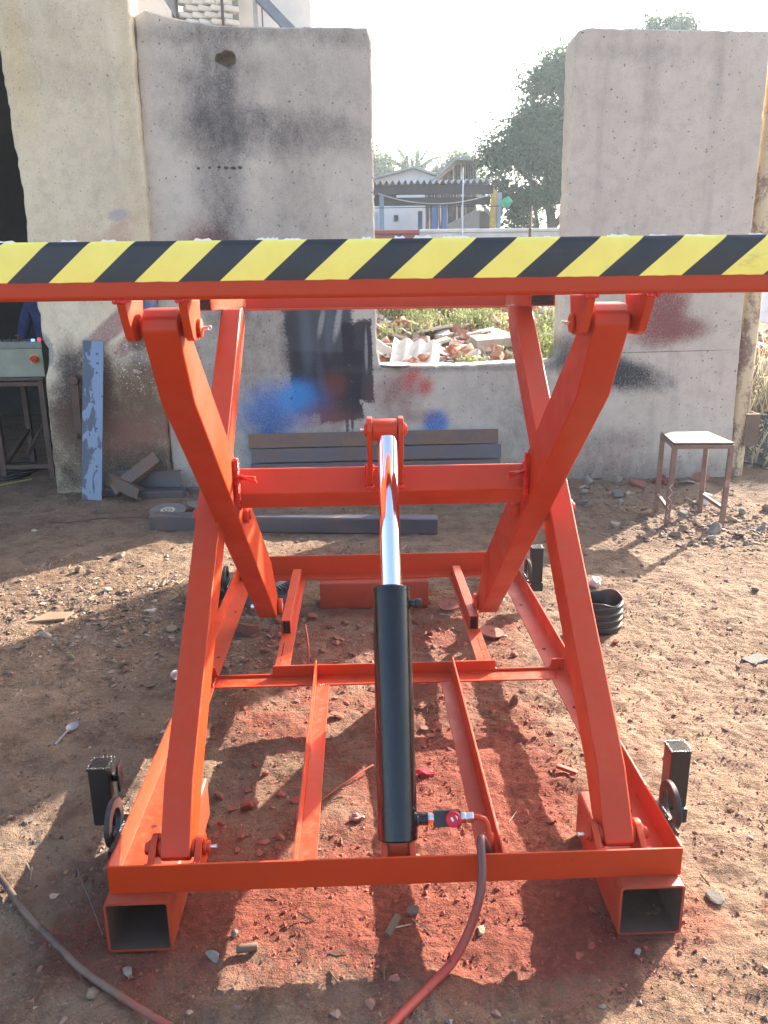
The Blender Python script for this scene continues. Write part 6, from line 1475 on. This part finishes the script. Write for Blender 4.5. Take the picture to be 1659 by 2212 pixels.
# ------------------------------------------------------------------ trees
BARK = simple('grey_brown_bark', (.085, .065, .052), .95, var=.4, scale=6, bump=.6, bscale=20)
def tree(name, label, base, limbs, lobes, n_clump, leaf_l, leaf_w, m, seed, group=None, per=16, clump=.22, droop=.25):
    rg = np.random.default_rng(seed); T = Thing(name, label, 'tree', base, group)
    b = B()
    for pts_, r0, r1 in limbs:
        sp = smooth_path(pts_, 5); n = len(sp); b.sweep(sp, [r0 + (r1 - r0) * i / (n - 1) for i in range(n)], 9)
    T.part('trunk', b, BARK)
    vol = np.array([l[3] ** 2 * (l[4] if len(l) > 4 else 1) for l in lobes]); cnt = (n_clump * vol / vol.sum()).astype(int)
    C = []
    for l, c_ in zip(lobes, cnt):
        d = unit(rg, c_); rad = l[3] * rg.uniform(.25, 1.0, c_) ** .45 * (1 + .27 * rg.normal(size=c_))
        q = d * rad[:, None] * np.array([1, 1, l[4] if len(l) > 4 else .85]); C.append(q + np.array(l[:3]))
    C = np.concatenate(C); keep = fbm2(C[:, 0] * 1.0 + C[:, 1] * .37, C[:, 2] * 1.0, seed, 3, 1.1 / (clump * 3.2)) > (-.09 if name == 'neem_tree' else -.20); C = C[keep]
    n = len(C) * per; i = np.repeat(np.arange(len(C)), per)
    P = C[i] + rg.normal(size=(n, 3)) * clump * np.array([1, 1, .7]); D = unit(rg, n) + np.array([0, 0, -droop]); D /= np.linalg.norm(D, axis=1)[:, None]
    tint = np.clip(rg.uniform(0, 1, len(C))[i] * .7 + rg.uniform(0, .3, n), 0, 1)
    me = cards(P - np.array(base), D, unit(rg, n), leaf_l * rg.uniform(.6, 1.25, n), leaf_w * rg.uniform(.7, 1.2, n), tint, m, 'crown')
    link('crown', me, T.o); return T
tree('neem_tree', 'large dark green tree rising behind the right end of the shed', (6.3, 26.3, 2.9),
     [([(6.3, 26.3, 2.5), (6.2, 26.3, 3.6), (6.0, 26.3, 4.6), (6.2, 26.4, 6.2)], .20, .07), ([(6.2, 26.3, 3.3), (6.45, 26.2, 3.7), (6.9, 26.2, 4.4)], .12, .05), ([(6.1, 26.3, 4.2), (5.2, 26.1, 5.0), (4.4, 26, 5.6)], .11, .03), ([(5.9, 26.4, 2.6), (5.75, 26.3, 3.5), (5.5, 26.2, 4.6)], .10, .04), ([(6.1, 26.3, 5), (7, 26.6, 6.3), (7.4, 27, 7.6)], .1, .03)],
     [(4.55, 26, 5.60, .62), (5.0, 26, 6.10, .68), (5.5, 26, 6.45, .80), (5.95, 26.3, 7.15, .80), (6.45, 26.6, 7.75, .80), (7.3, 27, 7.3, 1.5), (4.9, 26, 4.9, .85), (5.4, 26, 4.35, .75), (5.1, 25.9, 3.75, .55), (6.0, 26, 5.4, 1.1), (6.7, 26.2, 4.7, .8), (6.9, 26.3, 6.0, 1.2), (7.8, 26.5, 5.2, 1.5), (8.6, 27, 6.4, 1.4)], 5200, .20, .075, NEEM, 4, clump=.19)
tree('tall_tree', 'tree top showing above the right slab of the concrete wall', (12.2, 34, 3.2), [([(12.2, 34, 2.8), (12.1, 34, 6), (12.2, 34, 9), (12.3, 34, 11)], .3, .06), ([(12.15, 34, 7), (11.4, 34, 8.6), (11.3, 34, 9.8)], .14, .05), ([(12.2, 34, 7.5), (13.2, 34, 9.4)], .12, .05)],
     [(11.75, 34, 11.15, .55), (12.55, 34, 10.95, .60), (13.0, 34, 11.2, .45), (12.2, 34, 9.4, 1.2), (11.2, 34, 9.0, 1.0), (13.3, 34, 9.3, 1.1)], 700, .24, .085, NEEM, 14, clump=.22)
fr = np.random.default_rng(2)
for i, (x, y, h, w, lab) in enumerate(((1.1, 54, 7.2, 1.5, 'pale hazy tree at the left edge of the gap behind the house'), (2.2, 56, 5.9, 1.0, 'low hazy tree between the left one and the palm'), (4.6, 57, 6.0, .9, 'small hazy tree just right of the palm'), (5.6, 55, 6.4, 1.2, 'hazy bushy tree behind the sloping slab'), (7.0, 54, 6.9, 1.3, 'hazy tree reaching behind the large dark tree'))):
    z0 = 3.3; tree('distant_tree', lab, (x, y, z0), [([(x, y, z0 - .5), (x + .1, y, z0 + h * .4), (x, y, z0 + h * .8)], .22, .06)], [(x + fr.uniform(-.4, .4) * w, y, z0 + h * q, w * s_) for q, s_ in ((.45, 1.0), (.62, 1.0), (.78, .85), (.9, .55))] + [(x - w * .7, y, z0 + h * .6, w * .6), (x + w * .7, y, z0 + h * .66, w * .6)], 420, .36, .15, FARL, 50 + i, 'distant trees beyond the house', clump=.30, per=13)
PLM = Thing('palm_tree', 'palm tree with arching fronds behind the white house', 'tree', (3.6, 53, 3.3)); b = B(); b.sweep([(3.6, 53, 2.8), (3.65, 53, 5.5), (3.6, 53, 8.6)], [.2, .15, .12], 10); PLM.part('trunk', b, BARK)
for k in range(15):
    a = 2 * math.pi * k / 15 + .3; el = (.2, .75, 1.15)[k % 3]; rgp = np.random.default_rng(k); n = 120; t = np.repeat(np.linspace(.12, 1, n // 2), 2); Lf = 2.7
    ax = np.array([math.cos(a), math.sin(a) * .8, 0]); px = ax[None] * (t * Lf * math.cos(el))[:, None]; pz = 5.3 + Lf * math.sin(el) * t - 1.0 * t ** 2.2; P = px + np.stack([0 * t, 0 * t, pz], 1)
    sd = np.cross(ax, (0, 0, 1)); sg = np.tile([1, -1], n // 2); D = sd[None] * sg[:, None] * .8 + ax[None] * .6 + np.array([0, 0, -.45]); D /= np.linalg.norm(D, axis=1)[:, None]
    link('frond', cards(P, D, unit(rgp, n), .55 * (1.15 - t), np.full(n, .06), rgp.uniform(0, 1, n), PALMM, 'frond'), PLM.o)

# ------------------------------------------------------------------ air
b = B(); b.box(-152, 152, -27, 202, -3.0, 13.5); hz = obj('haze', b, None); tag(hz, kind='stuff')
hm = bpy.data.materials.new('pale_air'); hm.use_nodes = True; hm.node_tree.nodes.clear()
ho_ = hm.node_tree.nodes.new('ShaderNodeOutputMaterial'); hv = hm.node_tree.nodes.new('ShaderNodeVolumePrincipled'); hv.inputs['Color'].default_value = (.78, .89, 1.0, 1); hv.inputs['Density'].default_value = HAZE; hv.inputs['Anisotropy'].default_value = 0.35
hm.node_tree.links.new(hv.outputs[0], ho_.inputs['Volume']); hz.data.materials.append(hm)
# ------------------------------------------------------------------ building behind the upper left
UB = Thing('lattice_building', 'building with a pale pierced brick screen and a sloping corrugated roof above the left slab', 'building', (-1.4, 9.3, 0))
PB = simple('limewashed_brick', (.72, .69, .64), .9, var=.15, scale=5)
b = B(); b.box(-1.905, -1.775, 9.0, 9.25, 0, 6.2, .01); UB.part('column', b, simple('grey_render', (.34, .33, .33), .9))
lm = B(); lm.box(-.075, .075, -.05, .05, -.024, .024, .004, 1); lme = bpy.data.meshes.new('brick'); lm.bm.to_mesh(lme); lm.bm.free(); lme.materials.append(PB)
for k in range(22):
    z = 3.86 + k * .062
    for i in range(4):
        x = -1.69 + i * .13 + (.065 if k % 2 else 0)
        if x < -1.2: link('brick', lme, UB.o, (x + 1.4, -.15 + (.01 if i % 2 else 0), z), (0, 0, math.radians(28)), (1, 1, 1))
b = B(); b.box(-1.77, -1.18, 9.05, 9.2, 0, 3.82); UB.part('wall', b, PB)
b = B(); b.box(-1.17, -.42, 9.30, 9.40, 0, 4.75); UB.part('wall', b, PB)
b = B(); b.box(-1.30, -1.275, 8.95, 8.98, 3.0, 6.2); UB.part('steel_upright', b, TABLE_STEEL)
b = B(); b.cyl((-.965, 9.0, 3.2), (-.96, 9.0, 6.2), .022, n=12); UB.part('grey_pipe', b, simple('grey_pipe_paint', (.42, .42, .43), .6)); b = B(); b.cyl((-.895, 9.0, 3.2), (-.90, 9.0, 6.2), .007, n=8); UB.part('thin_rod', b, simple('purple_grey_rod', (.12, .10, .16), .6))
rl = corrugated('roof_sheet', 3.4, 3.0, .03, .15, .008, ASBD, UB.o, 8); rl.rotation_euler = (0, 0, math.radians(90)); 
rm = Matrix.Translation((.85, .0, 4.06)) @ Matrix.Rotation(math.radians(43), 4, 'Y') @ Matrix.Rotation(math.radians(90), 4, 'Z'); rl.matrix_local = rm @ Matrix.Translation((1.5, 0, 0))
b = B(); b.prism([(-3.2, 6.60), (-.56, 4.06), (-.62, 3.99), (-3.26, 6.53)], 'y', 8.9, 9.0, .004); UB.part('verge_beam', b, simple('blue_grey_steel_paint', (.17, .21, .26), .55))
b = B(); b.sweep([(-1.965, 8.8, .3), (-1.965, 8.8, 3.6), (-1.96, 8.8, 6.2)], .055, 20); o = obj('yellow_pipe', b, POLE_MAT); tag(o, 'yellow rust-flecked pipe standing behind the top corner of the left slab', 'pipe')

# ------------------------------------------------------------------ labels: alike stones told apart by their order from the left
def _px(o):
    d = o.location - Vector((0, 0, CAM_H)); return d.dot(r2) / max(.01, d.dot(fwd))
ORD = 'first second third fourth fifth sixth seventh eighth ninth tenth eleventh twelfth thirteenth fourteenth fifteenth sixteenth seventeenth eighteenth nineteenth'.split()
_seen = {}
for o in list(COL.objects):
    if o.parent is None and 'group' in o and 'label' in o and o.get('category') in ('stone', 'brick chip', 'masonry lump', 'clod'): _seen.setdefault(o['group'], []).append(o)
for g, L_ in _seen.items():
    L_.sort(key=_px); n_ = len(L_)
    for i, o in enumerate(L_):
        w_ = 'leftmost' if i == 0 else ('rightmost' if i == n_ - 1 else ORD[i] + ' from left')
        o['label'] = w_ + ' ' + o['label'] if w_ in ('leftmost', 'rightmost') else o['label'] + ', ' + w_
